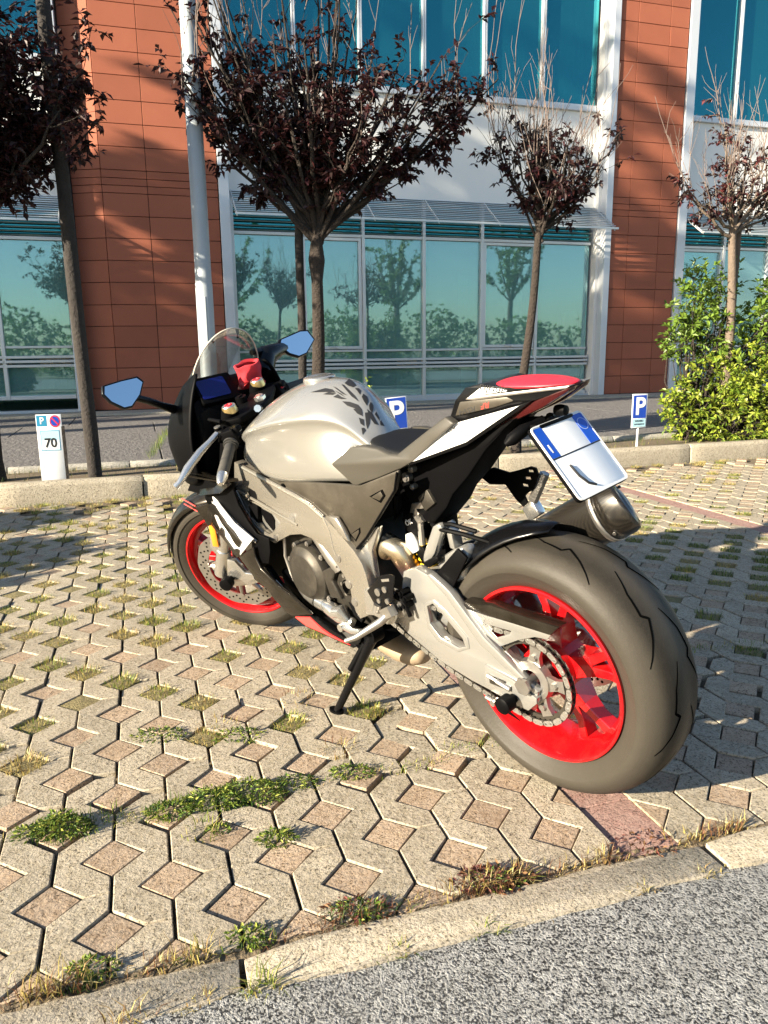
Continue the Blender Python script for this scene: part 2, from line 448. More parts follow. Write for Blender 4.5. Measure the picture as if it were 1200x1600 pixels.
# ------------------------------------------------------------------ grass in the openings and seams
def tone_mat(name, rough=.6, trans=.25, spec=.3):
    m, nt, b = new(name)
    a = nt.nodes.new('ShaderNodeAttribute'); a.attribute_name = 'tone'
    nt.links.new(a.outputs['Color'], b.inputs['Base Color']); b.inputs['Roughness'].default_value = rough; b.inputs['Specular IOR Level'].default_value = spec
    if trans:
        t = nt.nodes.new('ShaderNodeBsdfTranslucent'); nt.links.new(a.outputs['Color'], t.inputs['Color'])
        mx = nt.nodes.new('ShaderNodeMixShader'); mx.inputs[0].default_value = trans
        nt.links.new(b.outputs[0], mx.inputs[1]); nt.links.new(t.outputs[0], mx.inputs[2])
        nt.links.new(mx.outputs[0], nt.nodes['Material Output'].inputs['Surface'])
    return m
M_GRASS = tone_mat('grass_blades', .65, .3)
class Leaves(G):
    def __init__(s): super().__init__(); s.c = []
    def blade(s, p, az, h, w, lean, col):
        d = V((cos(az), sin(az), 0)); n = V((-sin(az), cos(az), 0)); up = V((0, 0, 1))
        p = V(p); a = p - n * w; b = p + n * w; m1 = p + d * lean * .35 * h + up * h * .6; t = p + d * lean * h + up * h * (1 - .35 * lean)
        s.add([a, b, m1 + n * w * .7, m1 - n * w * .7, t], [(0, 1, 2, 3), (3, 2, 4)]); s.c += list((*col, 1)) * 5
    def leaf(s, p, d, n, L, w, col):
        d = d.normalized(); sd = d.cross(n)
        if sd.length < 1e-4: sd = d.orthogonal()
        sd.normalize(); nn = sd.cross(d)
        m = p + d * L * .5
        s.add([p, m - sd * w + nn * w * .35, p + d * L - nn * L * .12, m + sd * w + nn * w * .35], [(0, 1, 2), (0, 2, 3)]); s.c += list((*col, 1)) * 4
rg = random.Random(21)
STRAW = [(.42, .34, .12), (.38, .31, .09), (.30, .20, .075), (.46, .40, .19)]
GREEN = [(.13, .19, .025), (.20, .24, .04), (.09, .15, .02), (.26, .28, .055)]
DKGRN = [(.035, .075, .015), (.05, .10, .02), (.07, .12, .03)]
RUST = [(.16, .07, .035), (.12, .06, .03), (.21, .12, .06)]
grass = Leaves()
def tuft(u, v, n, spread, h, pal, z=-.03, lean=1.0):
    for _ in range(n):
        a = rg.uniform(0, 2 * pi); r = spread * math.sqrt(rg.random())
        c = rg.choice(pal); k = rg.uniform(.75, 1.25); c = tuple(x * k for x in c)
        p = W(u, v, z) + V((cos(a) * r, sin(a) * r, 0))
        grass.blade(p, a + rg.uniform(-.8, .8), h * rg.uniform(.5, 1.25), rg.uniform(.0007, .0016), rg.uniform(.15, .95) * lean, c)
for u, v in open_cells:
    if not in_view(u, v, .06): continue
    s_ = noise_cell(u * 1.7, v * .8); r = rg.random()
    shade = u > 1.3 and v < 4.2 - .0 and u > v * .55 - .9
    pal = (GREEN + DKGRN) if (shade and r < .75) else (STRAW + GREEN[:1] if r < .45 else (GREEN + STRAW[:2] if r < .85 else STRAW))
    if rg.random() < .07: continue
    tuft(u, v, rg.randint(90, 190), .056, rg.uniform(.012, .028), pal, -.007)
# the seam of grass across the pavers
def weed(u, v, n, spread, h, pal, z=0.0, L=.016):
    """a low clump of small leaves"""
    for _ in range(int(n * 1.7)):
        a = rg.uniform(0, 2 * pi); r = spread * math.sqrt(rg.random()); hh = h * (1 - (r / spread) ** 2) * rg.uniform(.3, 1.1)
        c = rg.choice(pal); k = rg.uniform(.6, 1.5)
        grass.leaf(W(u, v, z + hh) + V((cos(a) * r * 1.5, sin(a) * r * .8, 0)), V((cos(a) + rg.gauss(0, .6), sin(a) + rg.gauss(0, .6), rg.gauss(.2, .5))), V((rg.gauss(0, .5), rg.gauss(0, .5), 1)), L * rg.uniform(.6, 1.5), L * .24, tuple(x * k for x in c))
for (u, v, n, s_, h) in [(-.24, 1.715, 380, .045, .045), (-.30, 1.72, 100, .035, .02), (.10, 1.715, 300, .05, .035), (.19, 1.72, 300, .06, .035), (.0, 1.71, 160, .04, .02), (.30, 1.73, 130, .045, .018), (.45, 1.73, 120, .04, .02), (.22, 1.52, 90, .03, .03), (.10, 1.60, 40, .018, .015),
                        (-.15, 1.26, 90, .03, .02), (.12, 1.25, 70, .03, .02), (.335, 1.25, 70, .035, .022), (.62, 1.245, 50, .04, .025), (.20, 2.02, 120, .05, .02), (-.02, 2.1, 120, .05, .02)]:
    weed(u, v, n, s_, h, DKGRN + GREEN + GREEN, L=.011)
for (u, n) in ((.60, 110), (.33, 50), (.64, 70), (.98, 40)): weed(u, 1.245, n, .05, .025, RUST + [(.13, .045, .035), (.10, .035, .03)], L=.012)
u = -1.2
while u < 1.0:
    dense = .5 + .5 * sin(u * 9.0 + 1.0)
    big = (-.30 < u < -.13) or (-.02 < u < .22)
    tuft(u, GRASS_V + rg.uniform(-.012, .012) + (.05 if u > .7 else 0), (26 if big else int(10 + 22 * dense)), .05 if big else .028, .035 if big else .024, DKGRN + GREEN if big else STRAW + GREEN, -.01)
    u += .022 if big else .03
u = 1.5
while u < 2.4:
    tuft(u, 2.16 - .12 * (u - 1.5), 14, .03, .03, GREEN + STRAW[:2], -.01); u += .035
# dry weeds along the concrete strip
for (u, s_, n, pal, h) in [(-.215, .07, 170, STRAW + RUST, .05), (-.17, .04, 60, DKGRN, .03), (-.04, .05, 90, RUST + STRAW, .03), (.02, .04, 70, STRAW + GREEN[:1], .045), (.13, .04, 60, RUST + GREEN, .035),
                       (.33, .055, 130, RUST + DKGRN, .045), (.52, .045, 60, STRAW + RUST, .03), (.62, .06, 170, RUST + RUST + STRAW, .05), (.68, .02, 40, GREEN + STRAW, .04), (.80, .06, 80, STRAW + RUST, .03),
                       (.88, .05, 80, STRAW + RUST, .04), (1.10, .06, 90, STRAW + RUST, .035), (1.2, .05, 90, RUST + STRAW, .04), (.25, .04, 50, RUST, .03), (.43, .03, 40, STRAW, .03)]:
    for _ in range(n):
        tuft(u + rg.gauss(0, s_ * .6), 1.222 + abs(rg.gauss(0, .013)), 1, .008, h, pal, -.012)
for (u, n, h, pal) in [(.13, 60, .05, GREEN + STRAW[:2]), (.02, 40, .03, STRAW), (.37, 70, .03, GREEN + STRAW), (.55, 26, .035, GREEN), (.30, 30, .02, RUST), (.66, 30, .02, STRAW), (.9, 36, .03, STRAW), (-.1, 50, .04, STRAW + RUST), (1.05, 40, .03, STRAW)]:
    for _ in range(n): tuft(u + rg.gauss(0, .02), 1.128 + rg.gauss(0, .006), 1, .006, h, pal, -.015, 1.3)
for (u, v, n, h, s_) in [(.22, 1.52, 46, .035, .03), (.10, 1.60, 16, .02, .02), (.45, 1.86, 60, .03, .05), (.06, 1.60, 34, .04, .04), (.62, 2.05, 50, .02, .05), (.74, 1.86, 30, .02, .04), (.15, 2.1, 60, .03, .06), (.4, 2.2, 50, .03, .06)]:
    tuft(u, v, n, s_, h, GREEN + STRAW[:1] if h > .03 else STRAW + RUST[:1], -.008)
# weeds in the bed, along the kerbs
for _ in range(2600):
    u = rg.uniform(-3, 9); v = rg.choice((rg.gauss(6.18, .05), rg.uniform(6.15, 6.98), rg.gauss(6.94, .03)))
    tuft(u, v, 2, .03, rg.uniform(.02, .09), DKGRN + GREEN[:2] + STRAW[:2], .08)
for (u, v) in [(.0, 5.95), (.35, 5.94), (-.9, 5.95), (3.0, 5.93), (5.1, 5.9), (6.0, 5.93)]:
    for _ in range(120): tuft(u + rg.gauss(0, .3), v + rg.gauss(0, .02), 1, .01, .03, STRAW + GREEN, -.015)
# a line of weeds up a walk joint
for i in range(260):
    t = rg.random(); tuft(.06 + .22 * t + rg.gauss(0, .012), 7.12 + 2.2 * t, 1, .03, .12, GREEN + DKGRN, .13)
tag(grass.build('grass', M_GRASS), kind='stuff')
# ------------------------------------------------------------------ the office building
def terracotta():
    m, nt, b = new('terracotta'); co = coords(nt, 'pos')
    oi = nt.nodes.new('ShaderNodeObjectInfo')
    v = math_(nt, 'ADD', math_(nt, 'MULTIPLY', oi.outputs['Random'], .16), .92)
    cc = nt.nodes.new('ShaderNodeCombineColor')
    for i in range(3): nt.links.new(v, cc.inputs[i])
    base = mixc(nt, noise(nt, co, 2.5, 6), (.36, .122, .072), (.29, .095, .056))
    base = mixc(nt, 1.0, base, cc.outputs[0], 'MULTIPLY')
    nt.links.new(base, b.inputs['Base Color']); b.inputs['Roughness'].default_value = .7; b.inputs['Specular IOR Level'].default_value = .18
    bump(nt, noise(nt, co, 160, 3), .25, .002, b); return m
M_TERRA = terracotta()
M_BACK = P('dark_backing', (.05, .03, .025), .9)
M_WHITE = P('white_wall', (.80, .80, .78), .55, var=.04, vs=1.5, bs=.15, bscale=60, kind='pos')
M_TRIM = P('grey_trim', (.60, .63, .67), .35, metal=.25, var=.04, vs=3, kind='pos')
M_ALU = P('window_aluminium', (.62, .64, .66), .32, metal=.45, var=.05, vs=8, kind='pos')
M_BLIND = P('pale_blind', (.88, .90, .82), .7, var=.05, vs=3, kind='pos')
M_ROOM = P('room_wall', (.50, .60, .54), .8, var=.1, vs=1, kind='pos')
M_ROOMD = P('room_floor', (.30, .31, .29), .6)
def glass(name, refl, trans, f0, wob, room_haze, room_haze_k):
    m, nt, b = new(name); nt.nodes.remove(b)
    gl = nt.nodes.new('ShaderNodeBsdfGlossy'); gl.inputs['Color'].default_value = (*refl, 1); gl.inputs['Roughness'].default_value = .018
    tr = nt.nodes.new('ShaderNodeBsdfTransparent'); tr.inputs['Color'].default_value = (*trans, 1)
    lw = nt.nodes.new('ShaderNodeLayerWeight'); lw.inputs['Blend'].default_value = .35
    fac = math_(nt, 'ADD', math_(nt, 'MULTIPLY', lw.outputs['Fresnel'], .75), f0)
    mx = nt.nodes.new('ShaderNodeMixShader'); nt.links.new(fac, mx.inputs[0]); nt.links.new(tr.outputs[0], mx.inputs[1]); nt.links.new(gl.outputs[0], mx.inputs[2])
    df = nt.nodes.new('ShaderNodeBsdfDiffuse'); df.inputs['Color'].default_value = (*room_haze, 1)  # even diffuse colour stands in for light coming out of the rooms
    m0 = mx; mx = nt.nodes.new('ShaderNodeMixShader'); mx.inputs[0].default_value = room_haze_k; nt.links.new(m0.outputs[0], mx.inputs[1]); nt.links.new(df.outputs[0], mx.inputs[2])
    if wob:
        co = coords(nt, 'pos'); bp = nt.nodes.new('ShaderNodeBump'); bp.inputs['Strength'].default_value = wob; bp.inputs['Distance'].default_value = .01
        nt.links.new(noise(nt, co, .9, 2), bp.inputs['Height']); nt.links.new(bp.outputs[0], gl.inputs['Normal'])
    nt.links.new(mx.outputs[0], nt.nodes['Material Output'].inputs['Surface']); return m
M_GLASS = glass('teal_window_glass', (.62, .90, 1.0), (.46, .82, .74), .30, .08, (.44, .78, .77), .20)
M_GLASSU = glass('deep_teal_window_glass', (.085, .50, .60), (.10, .44, .44), .36, .06, (.03, .26, .30), .11)

bld = empty('office_building', W(0, 13, 0), SA)
tag(bld, 'office building with terracotta panel columns, white walls and teal glass windows behind the walk', 'building')
def bpart(name, g, m, parent=bld, **k): return g.build(name, m, parent, **k)
ROWS = [.17, .51, .83, 1.145, 1.475, 1.80, 2.135, 2.46, 2.785, 3.11, 3.44, 3.55, 3.655, 3.77, 4.10, 4.42, 4.745, 5.085, 5.41, 5.73, 6.055, 6.38, 6.705, 7.03, 7.355, 7.68, 8.0]
# backing of the columns and the deep walls
g = G(); g.prism([(-.92, .30), (-.74, .235), (-.302, .035), (1.50, .035), (1.50, .60), (-.92, .60)], lambda a, b: (a, b, .10), lambda a, b: (a, b, 8.1)); bpart('column_core', g, M_BACK)
g = G(); g.box((9.31, .32, 4.1), (1.50, .57, 8.0)); bpart('column_core', g, M_BACK)
def terra(ua, ub, za, zb, wa=0.0, wb=0.0):
    g = G(); e = .0045; d = V((ub - ua, wb - wa, 0)).normalized(); n = V((d.y, -d.x, 0))
    a = V((ua, wa, 0)) + d * e; b = V((ub, wb, 0)) - d * e; t = random.uniform(-.0015, .0015)
    g.prism([(0, za + e), (1, za + e), (1, zb - e), (0, zb - e)], lambda s, z: tuple((a.lerp(b, s) + n * t) + V((0, 0, z))), lambda s, z: tuple(a.lerp(b, s) - n * .026 + V((0, 0, z))))
    g.build('terracotta_panel', M_TERRA, bld, bevel=.002, seg=1)
for za, zb in zip(ROWS, ROWS[1:]):
    terra(-.735, -.302, za, zb, .20, 0)
    for ua, ub in ((-.30, .36), (.36, 1.02), (1.02, 1.425)): terra(ua, ub, za, zb)
    for ua, ub in ((8.585, 8.96), (8.96, 9.63), (9.63, 10.03)): terra(ua, ub, za, zb)
# edge trims
for u, w_, z0 in ((-.84, .16, .17), (1.515, .16, .13), (8.515, .13, .13), (10.14, .18, .13)):
    g = G(); g.box((u, .115, (z0 + 8.1) / 2), (w_, .29, 8.1 - z0)); bpart('edge_trim', g, M_TRIM, bevel=.006)
g = G(); g.box((8.42, .30, 4.1), (.055, .30, 8.0)); bpart('reveal', g, M_WHITE)
g = G(); g.box((1.622, .35, 4.1), (.05, .17, 8.0)); bpart('reveal', g, M_WHITE)

def pane(parent, ua, ub, za, zb, w, m):
    g = G(); g.box(((ua + ub) / 2, w, (za + zb) / 2), (ub - ua, .012, zb - za)); return g.build('pane', m, parent)
M_LOUV = P('louvre_green', (.16, .24, .22), .45, metal=.3)
MULL = [1.645, 2.76, 3.865, 4.98, 6.10, 7.22, 8.365]
def ground_bay(ua, ub, L, casement, dark=False):
    zb, r0, r1, t1, t2, top = L
    g = G(); um = (ua + ub) / 2; wd = ub - ua
    g.box((ua, .30, (zb + top) / 2), (.055, .11, top - zb))                      # mullion at the start of the bay
    x0, x1 = ua + .029, ub - .029; xm = (x0 + x1) / 2; xw = x1 - x0
    g.box((xm, .30, zb + .03), (xw, .10, .06))
    for i, (dz, dp) in enumerate(((0, .12), (.068, .15), (.136, .12))): g.box((xm, .295, r0 + dz + .02), (xw + .03, dp, .042))
    g.box((xm, .31, t1 + .018), (xw, .07, .036)); g.box((xm, .30, t2 + .025), (xw, .10, .05))
    win = g.build('window', M_ALU, bld, bevel=.004)
    pane(win, x0, x1, zb + .06, r0, .32, M_GLASS)
    pane(win, x0, x1, r0 + .178, t1, .32, M_GLASS)
    if casement:
        g = G(); a, b, c, d = x0 + .005, x1 - .005, t1 + .045, t2 - .005; f = .052
        g.prism([(a, c), (b, c), (b, d), (a, d)], lambda p, q: (p, .262, q), lambda p, q: (p, .335, q), [(a + f, c + f), (b - f, c + f), (b - f, d - f), (a + f, d - f)])
        g.build('sash', M_ALU, win, bevel=.005)
        g = G(); g.box((xm, .245, c + f * .5 + .01), (.17, .02, .02)); g.box((xm + .06, .235, c + f * .5), (.03, .03, .03)); g.build('handle', M_ALU, win, bevel=.003)
        pane(win, a + f, b - f, c + f, d - f, .318, M_GLASS)
    else: pane(win, x0, x1, t1 + .036, t2, .318, M_GLASS)
    pane(win, x0, x1, t2 + .05, top, .345, M_GLASSU)
    # louvre blades over the top light
    n = 9
    g = G()
    for i in range(n):
        z = t2 + .075 + (top - t2 - .09) * i / (n - 1); g.box((xm, .285, z), (xw, .035, .012), Matrix.Rotation(rad(25), 3, 'X'))
    g.build('louvre', M_LOUV, win)
    return win
for i in range(6): ground_bay(MULL[i], MULL[i + 1], (.19, .735, 0, 1.035, 2.945, 3.60), i in (1, 4))
ML = [-.92 - 1.02 * i for i in range(6)][::-1]
for i in range(5): ground_bay(ML[i], ML[i + 1], (.36, .86, 0, 1.15, 2.76, 3.32), False)
MR = [10.28 + 1.12 * i for i in range(8)]
for i in range(7): ground_bay(MR[i], MR[i + 1], (.19, .735, 0, 1.035, 2.945, 3.60), i in (0, 4))
def upper_bay(ua, ub):
    x0, x1 = ua + .028, ub - .028; xm = (x0 + x1) / 2; xw = x1 - x0
    g = G(); g.box((ua - .014, .30, 6.6), (.028, .13, 2.6)); g.box((ua + .020, .30, 6.6), (.026, .13, 2.6))
    g.box((xm, .30, 5.335), (xw, .10, .05)); win = g.build('window', M_ALU, bld, bevel=.004)
    pane(win, x0, x1, 5.36, 7.9, .325, M_GLASSU); return win
for M_ in (MULL, ML, MR):
    for a, b in zip(M_, M_[1:]): upper_bay(a, b)
# white walls between the floors, sills, roof edge
for ua, ub, z0 in ((1.645, 8.395, 3.60), (-6.02, -.92, 3.32), (10.24, 18.1, 3.60)):
    g = G(); g.box(((ua + ub) / 2, .40, (z0 + 5.25) / 2), (ub - ua, .22, 5.25 - z0)); bpart('spandrel', g, M_WHITE)
    g = G(); g.box(((ua + ub) / 2, .36, 5.28), (ub - ua, .26, .055)); bpart('window_sill', g, M_TRIM, bevel=.006)
    g = G(); g.box(((ua + ub) / 2, .40, 8.0), (ub - ua, .22, .2)); bpart('spandrel', g, M_WHITE)
    g = G(); g.box(((ua + ub) / 2, .30, .16), (ub - ua, .20, .062)); bpart('window_sill', g, M_TRIM)
g = G(); g.box((6, 4.5, 8.13), (26, 9, .06)); bpart('roof', g, M_WHITE)
for u in (-7, 19):
    g = G(); g.box((u, 4.5, 4.05), (1.9, 9, 8.1)); bpart('wall', g, M_WHITE)
# rooms: floor, ceiling, back wall, and the pale blinds hanging behind the glass
g = G(); g.box((6, 3.5, 4.1), (24.2, .1, 8.0)); bpart('room_wall', g, M_ROOM)
g = G(); g.box((6, 2.0, .12), (24.2, 2.9, .08)); bpart('room_floor', g, M_ROOMD)
g = G(); g.box((6, 2.06, 3.95), (24.2, 2.8, .5)); bpart('room_ceiling', g, M_ROOM)
for u in (1.2, 8.9, -.6, 10.1):
    g = G(); g.box((u, 2.0, 4.1), (.16, 2.7, 7.6)); bpart('partition', g, M_ROOM)
def blind(ua, ub, za, zb, w=.42):
    g = G(); n = max(4, int((ub - ua) / .09)); top = []
    for i in range(n + 1):
        u = ua + (ub - ua) * i / n; top.append((u, w + (.012 if i % 2 else -.012)))
    g.add([(u, ww, za) for u, ww in top] + [(u, ww, zb) for u, ww in top], [(i, i + 1, i + n + 2, i + n + 1) for i in range(n)])
    bpart('blind', g, M_BLIND)
for ua, ub, za, zb in ((-1.45, -.99, .40, 2.42), (-2.1, -1.86, .4, 2.45), (3.55, 3.8, .95, 2.1), (4.5, 4.90, .3, 2.3), (5.7, 6.07, .9, 2.35), (6.72, 7.0, .95, 2.2), (7.85, 8.2, .95, 1.75), (4.1, 4.5, 5.4, 7.8), (5.9, 6.06, 5.4, 7.8), (6.6, 7.2, 5.9, 7.8), (7.9, 8.1, 5.4, 7.8), (10.9, 11.3, .9, 2.6), (11.0, 11.35, 5.4, 7.8), (1.75, 2.0, 5.4, 7.8)): blind(ua, ub, za, zb)
g = G(); g.box((5.40, .45, .46), (.72, .12, .52)); bpart('dark_gap', g, M_BACK)  # black box added behind the glass to make one open pane dark
# slatted sunshades on arms
M_SHADE = P('shade_aluminium', (.66, .68, .68), .38, metal=.5, var=.05, vs=8, kind='pos')
def sunshade(ua, ub, arms, ztop=3.60):
    n = 12; p0 = (.24, ztop); p1 = (-.46, ztop - .47)
    g = G()
    g.prism([(ua, 0), (ub, 0), (ub, .035), (ua, .035)], lambda a, b: (a, p1[0] - .012, p1[1] + b), lambda a, b: (a, p1[0] + .018, p1[1] + b))
    sh = g.build('sunshade', M_SHADE, bld, bevel=.003)
    g = G(); g.box(((ua + ub) / 2, 0, 0), (ub - ua, .034, .010), Matrix.Rotation(rad(-12), 3, 'X')); sm = g.mesh('slat', M_SHADE)
    for i in range(n):
        k = (i + .2) / n; put('slat', sm, sh, (0, p0[0] + (p1[0] - p0[0]) * k, p0[1] + (p1[1] - p0[1]) * k))
    for u in arms:
        g = G(); g.prism([(p0[0], p0[1] - .01), (p0[0], p0[1] + .05), (p1[0], p1[1] + .05), (p1[0], p1[1] + .01)], lambda a, b: (u - .006, a, b - .032), lambda a, b: (u + .006, a, b - .032))
        g.build('arm', M_SHADE, sh)
sunshade(1.62, 8.44, MULL); sunshade(-6.0, -.93, ML, 3.40); sunshade(10.28, 18, MR)
# ------------------------------------------------------------------ trees, stakes, pole, shrubs
M_LEAFP = tone_mat('purple_leaf', .5, .2, .35)
M_LEAFG = tone_mat('green_leaf', .45, .35, .45)
M_BARK = P('bark', (.032, .024, .019), .95, var=.6, vs=25, bs=1, bscale=50, bd=.03, kind='pos')
M_BARKL = P('pale_bark', (.13, .10, .076), .9, var=.4, vs=25, bs=1, bscale=60, bd=.010, kind='pos')
M_TWIG = P('bare_twig', (.15, .115, .10), .85, var=.3, vs=20, kind='pos')
M_STAKE = P('weathered_stake', (.022, .018, .016), .9, var=.55, vs=16, bs=1, bscale=40, bd=.015, kind='pos')
PURP = [(.022, .006, .009), (.030, .008, .010), (.016, .005, .007), (.045, .011, .012), (.027, .011, .009)]
PURPR = PURP + [(.10, .022, .022), (.08, .018, .02)]
def limb(g, rn, p, d, L, r, depth, tips, wob=.25, up=.1, nseg=4):
    path = [p.copy()]; rs = [r]; q = p.copy(); dd = d.normalized()
    for i in range(nseg):
        dd = (dd + V((rn.gauss(0, wob), rn.gauss(0, wob), rn.gauss(0, wob) + up)) * .5).normalized()
        q = q + dd * L / nseg; path.append(q.copy()); rs.append(r * (1 - .55 * (i + 1) / nseg))
        tips.append((q.copy(), dd.copy(), depth, rs[-1]))
    g.tube(path, rs, 7 if r > .012 else 4)
    return path, dd, rs[-1]
def plum(name, base, fork, crown_pts, label, group, trunk_r, rn, nleaf, leafL, bark, pal, bare=0, knob=None, knots=None, limbs=7, leaf_bias=None, up=.12):
    """base, fork: world points. crown_pts: list of (centre, radius) volumes that carry the leaves"""
    t = empty(name, base); tag(t, label, 'tree', group)
    off = -V(base)
    g = G(); n = 12; path = []; rs = []
    for i in range(n + 1):
        k = i / n; p = V(base).lerp(V(fork), k)
        p += V((sin(k * 7 + trunk_r * 90) * .012, cos(k * 5) * .010, 0)) * (1 if 0 < i < n else 0)
        r = trunk_r * (1.28 - .42 * k) if k > .06 else trunk_r * 1.5
        if knob and abs(k - knob) < .05: r *= 1.5
        path.append(p + off); rs.append(r)
    g.tube(path, rs, 14)
    tips = []; F_ = V(fork) + off
    for (c, rad_) in crown_pts:
        c = V(c) + off
        for b in range(limbs):
            tgt = c + V((rn.gauss(0, .45), rn.gauss(0, .45), rn.gauss(0, .45))) * rad_
            st = F_ - V((0, 0, rn.uniform(-.03, .22)))
            d = tgt - st; L = d.length
            mid = st.lerp(tgt, .5) + V((d.x, d.y, 0)) * .10 - V((0, 0, L * .03))
            pth = []
            for i in range(8):
                k = i / 7; pth.append(st * (1 - k) ** 2 + mid * 2 * k * (1 - k) + tgt * k * k + V((rn.gauss(0, .012), rn.gauss(0, .012), rn.gauss(0, .012))))
            r0 = trunk_r * rn.uniform(.26, .46); rr = [r0 * (1 - .8 * i / 7) + .0022 for i in range(8)]
            g.tube(pth, rr, 6)
            for i in range(2, 8):
                dd = (pth[i] - pth[i - 1]).normalized(); tips.append((pth[i], dd, 1, rr[i]))
                if rn.random() < .85:
                    sd = (dd + V((rn.gauss(0, .8), rn.gauss(0, .8), rn.gauss(0, .6) + up))).normalized()
                    limb(g, rn, pth[i], sd, rad_ * rn.uniform(.3, .75), max(.003, rr[i] * .55), 2, tips, .35, up)
    g.build('trunk', bark, t, smooth=60)
    if bare:
        b = G()
        for _ in range(bare):
            p, d, dep, r = rn.choice(tips)
            dd = (d * .4 + V((rn.gauss(0, .22), rn.gauss(0, .22), 1.0))).normalized()
            dummy = []; pth, d2, r2 = limb(b, rn, p, dd, rn.uniform(.35, .95), .0042, 3, dummy, .22, .25, 5)
            for _k in range(3):
                q = pth[rn.randint(1, 4)]; limb(b, rn, q, (dd + V((rn.gauss(0, .5), rn.gauss(0, .5), .2))).normalized(), rn.uniform(.12, .35), .0026, 3, dummy, .3, .2, 3)
        tag(b.build('bare_twigs', M_TWIG, t, smooth=60), kind='stuff')
    lf = Leaves()
    tw = G()
    placed = 0; tries = 0
    while placed < nleaf and tries < nleaf * 30:
        tries += 1
        p, d, dep, r = rn.choice(tips)
        if leaf_bias and rn.random() > leaf_bias(p - off): continue
        # a sprig: a twig with leaves along it
        sd = (d * .6 + V((rn.gauss(0, .7), rn.gauss(0, .7), rn.gauss(0, .5)))).normalized(); L = rn.uniform(.06, .2)
        e = p + sd * L; tw.tube([p, p.lerp(e, .5) + V((0, 0, .006)), e], [.0022, .0017, .001], 3, cap=False)
        for j in range(rn.randint(6, 12)):
            k = rn.random(); q = p.lerp(e, k) + V((0, 0, .004))
            ld = (sd * .5 + V((rn.gauss(0, .8), rn.gauss(0, .8), rn.gauss(-.35, .5)))).normalized()
            c = rn.choice(pal); f = rn.uniform(.7, 1.4)
            lf.leaf(q, ld, V((rn.gauss(0, .5), rn.gauss(0, .5), 1)), leafL * rn.uniform(.6, 1.25), leafL * rn.uniform(.20, .30), tuple(x * f for x in c)); placed += 1
    lf.build('crown', M_LEAFP if pal[0][0] > pal[0][1] else M_LEAFG, t)
    tag(tw.build('twigs', bark, t), kind='stuff')
    return t
TG = 'plum trees along the planting bed'
rt = random.Random(5)
plum('plum_tree', W(1.46, 6.6, .08), W(1.535, 6.6, 2.16), [(W(1.15, 6.6, 2.95), .55), (W(1.7, 6.7, 3.35), .7), (W(2.35, 6.55, 3.05), .55), (W(1.8, 6.4, 2.75), .42), (W(.95, 6.55, 3.5), .5), (W(1.7, 6.6, 4.1), .7), (W(2.72, 6.5, 3.2), .28), (W(.70, 6.6, 3.05), .25), (W(.62, 6.6, 3.65), .25)],
     'full purple-leaved plum tree staked behind the motorcycle, in front of the middle windows', TG, .050, rt, 11000, .070, M_BARK, PURP, bare=70, knob=.86, limbs=6, leaf_bias=lambda p: 1.0 if p.z < 3.25 else .38)
rt = random.Random(9)
plum('plum_tree', W(3.42, 6.6, .08), W(3.61, 6.6, 2.20), [(W(3.40, 6.6, 2.85), .30), (W(3.78, 6.55, 2.80), .38), (W(3.62, 6.7, 3.1), .33), (W(4.08, 6.5, 2.66), .2)],
     'slim plum tree with sparse purple leaves and bare upper twigs rising over the red tail', TG, .036, rt, 2300, .066, M_BARK, PURP, bare=70, limbs=7, leaf_bias=lambda p: 1.0 if p.z < 2.98 else .25)
rt = random.Random(14)
plum('plum_tree', W(5.86, 6.6, .08), W(5.76, 6.6, 2.30), [(W(5.45, 6.55, 2.65), .35), (W(6.0, 6.6, 3.0), .5), (W(6.3, 6.5, 2.7), .4)],
     'pale-barked plum tree with thin reddish foliage growing out of the green shrub', TG, .042, rt, 1700, .06, M_BARKL, PURPR, bare=60, limbs=6)
rt = random.Random(23)
plum('plum_tree', W(-1.12, 6.62, .08), W(-1.10, 6.6, 2.15), [(W(-.75, 6.5, 2.65), .5), (W(-.35, 6.5, 3.0), .42), (W(-1.2, 6.6, 3.3), .75), (W(-.75, 6.4, 3.3), .55), (W(-1.8, 6.6, 3.0), .6), (W(-1.35, 6.1, 2.8), .45), (W(-1.3, 6.1, 3.5), .5)],  # the two front crown lobes are added to shade the lamp post
     'dark purple plum tree reaching in over the white 70 sign', TG, .052, rt, 16000, .070, M_BARK, PURP, limbs=6)
# the stakes
def stake(p0, p1, r, label, group, m=M_STAKE):
    g = G(); n = 9; d = V(p1) - V(p0)
    pts = [d * (i / n) + V((sin(i * 1.7) * .004, cos(i * 2.3) * .004, 0)) for i in range(n + 1)]
    g.tube(pts, [r * (1 + .05 * sin(i * 2.1)) * (1.03 - .08 * i / n) for i in range(n + 1)], 14)
    o = g.build('tree_stake', m, None, smooth=50, loc=p0); tag(o, label, 'stake', group); return o
stake(W(-.385, 6.55, .05), W(-.455, 6.52, 4.1), .053, 'thick dark wooden stake standing next to the 70 sign', 'wooden tree stakes')
stake(W(1.37, 6.66, .05), W(1.385, 6.66, 2.50), .036, 'dark round stake close beside the trunk of the full plum tree', 'wooden tree stakes')
stake(W(5.92, 6.68, .05), W(5.90, 6.68, 2.55), .030, 'short pale stake among the branches of the pale-barked plum tree', 'wooden tree stakes', M_BARKL)
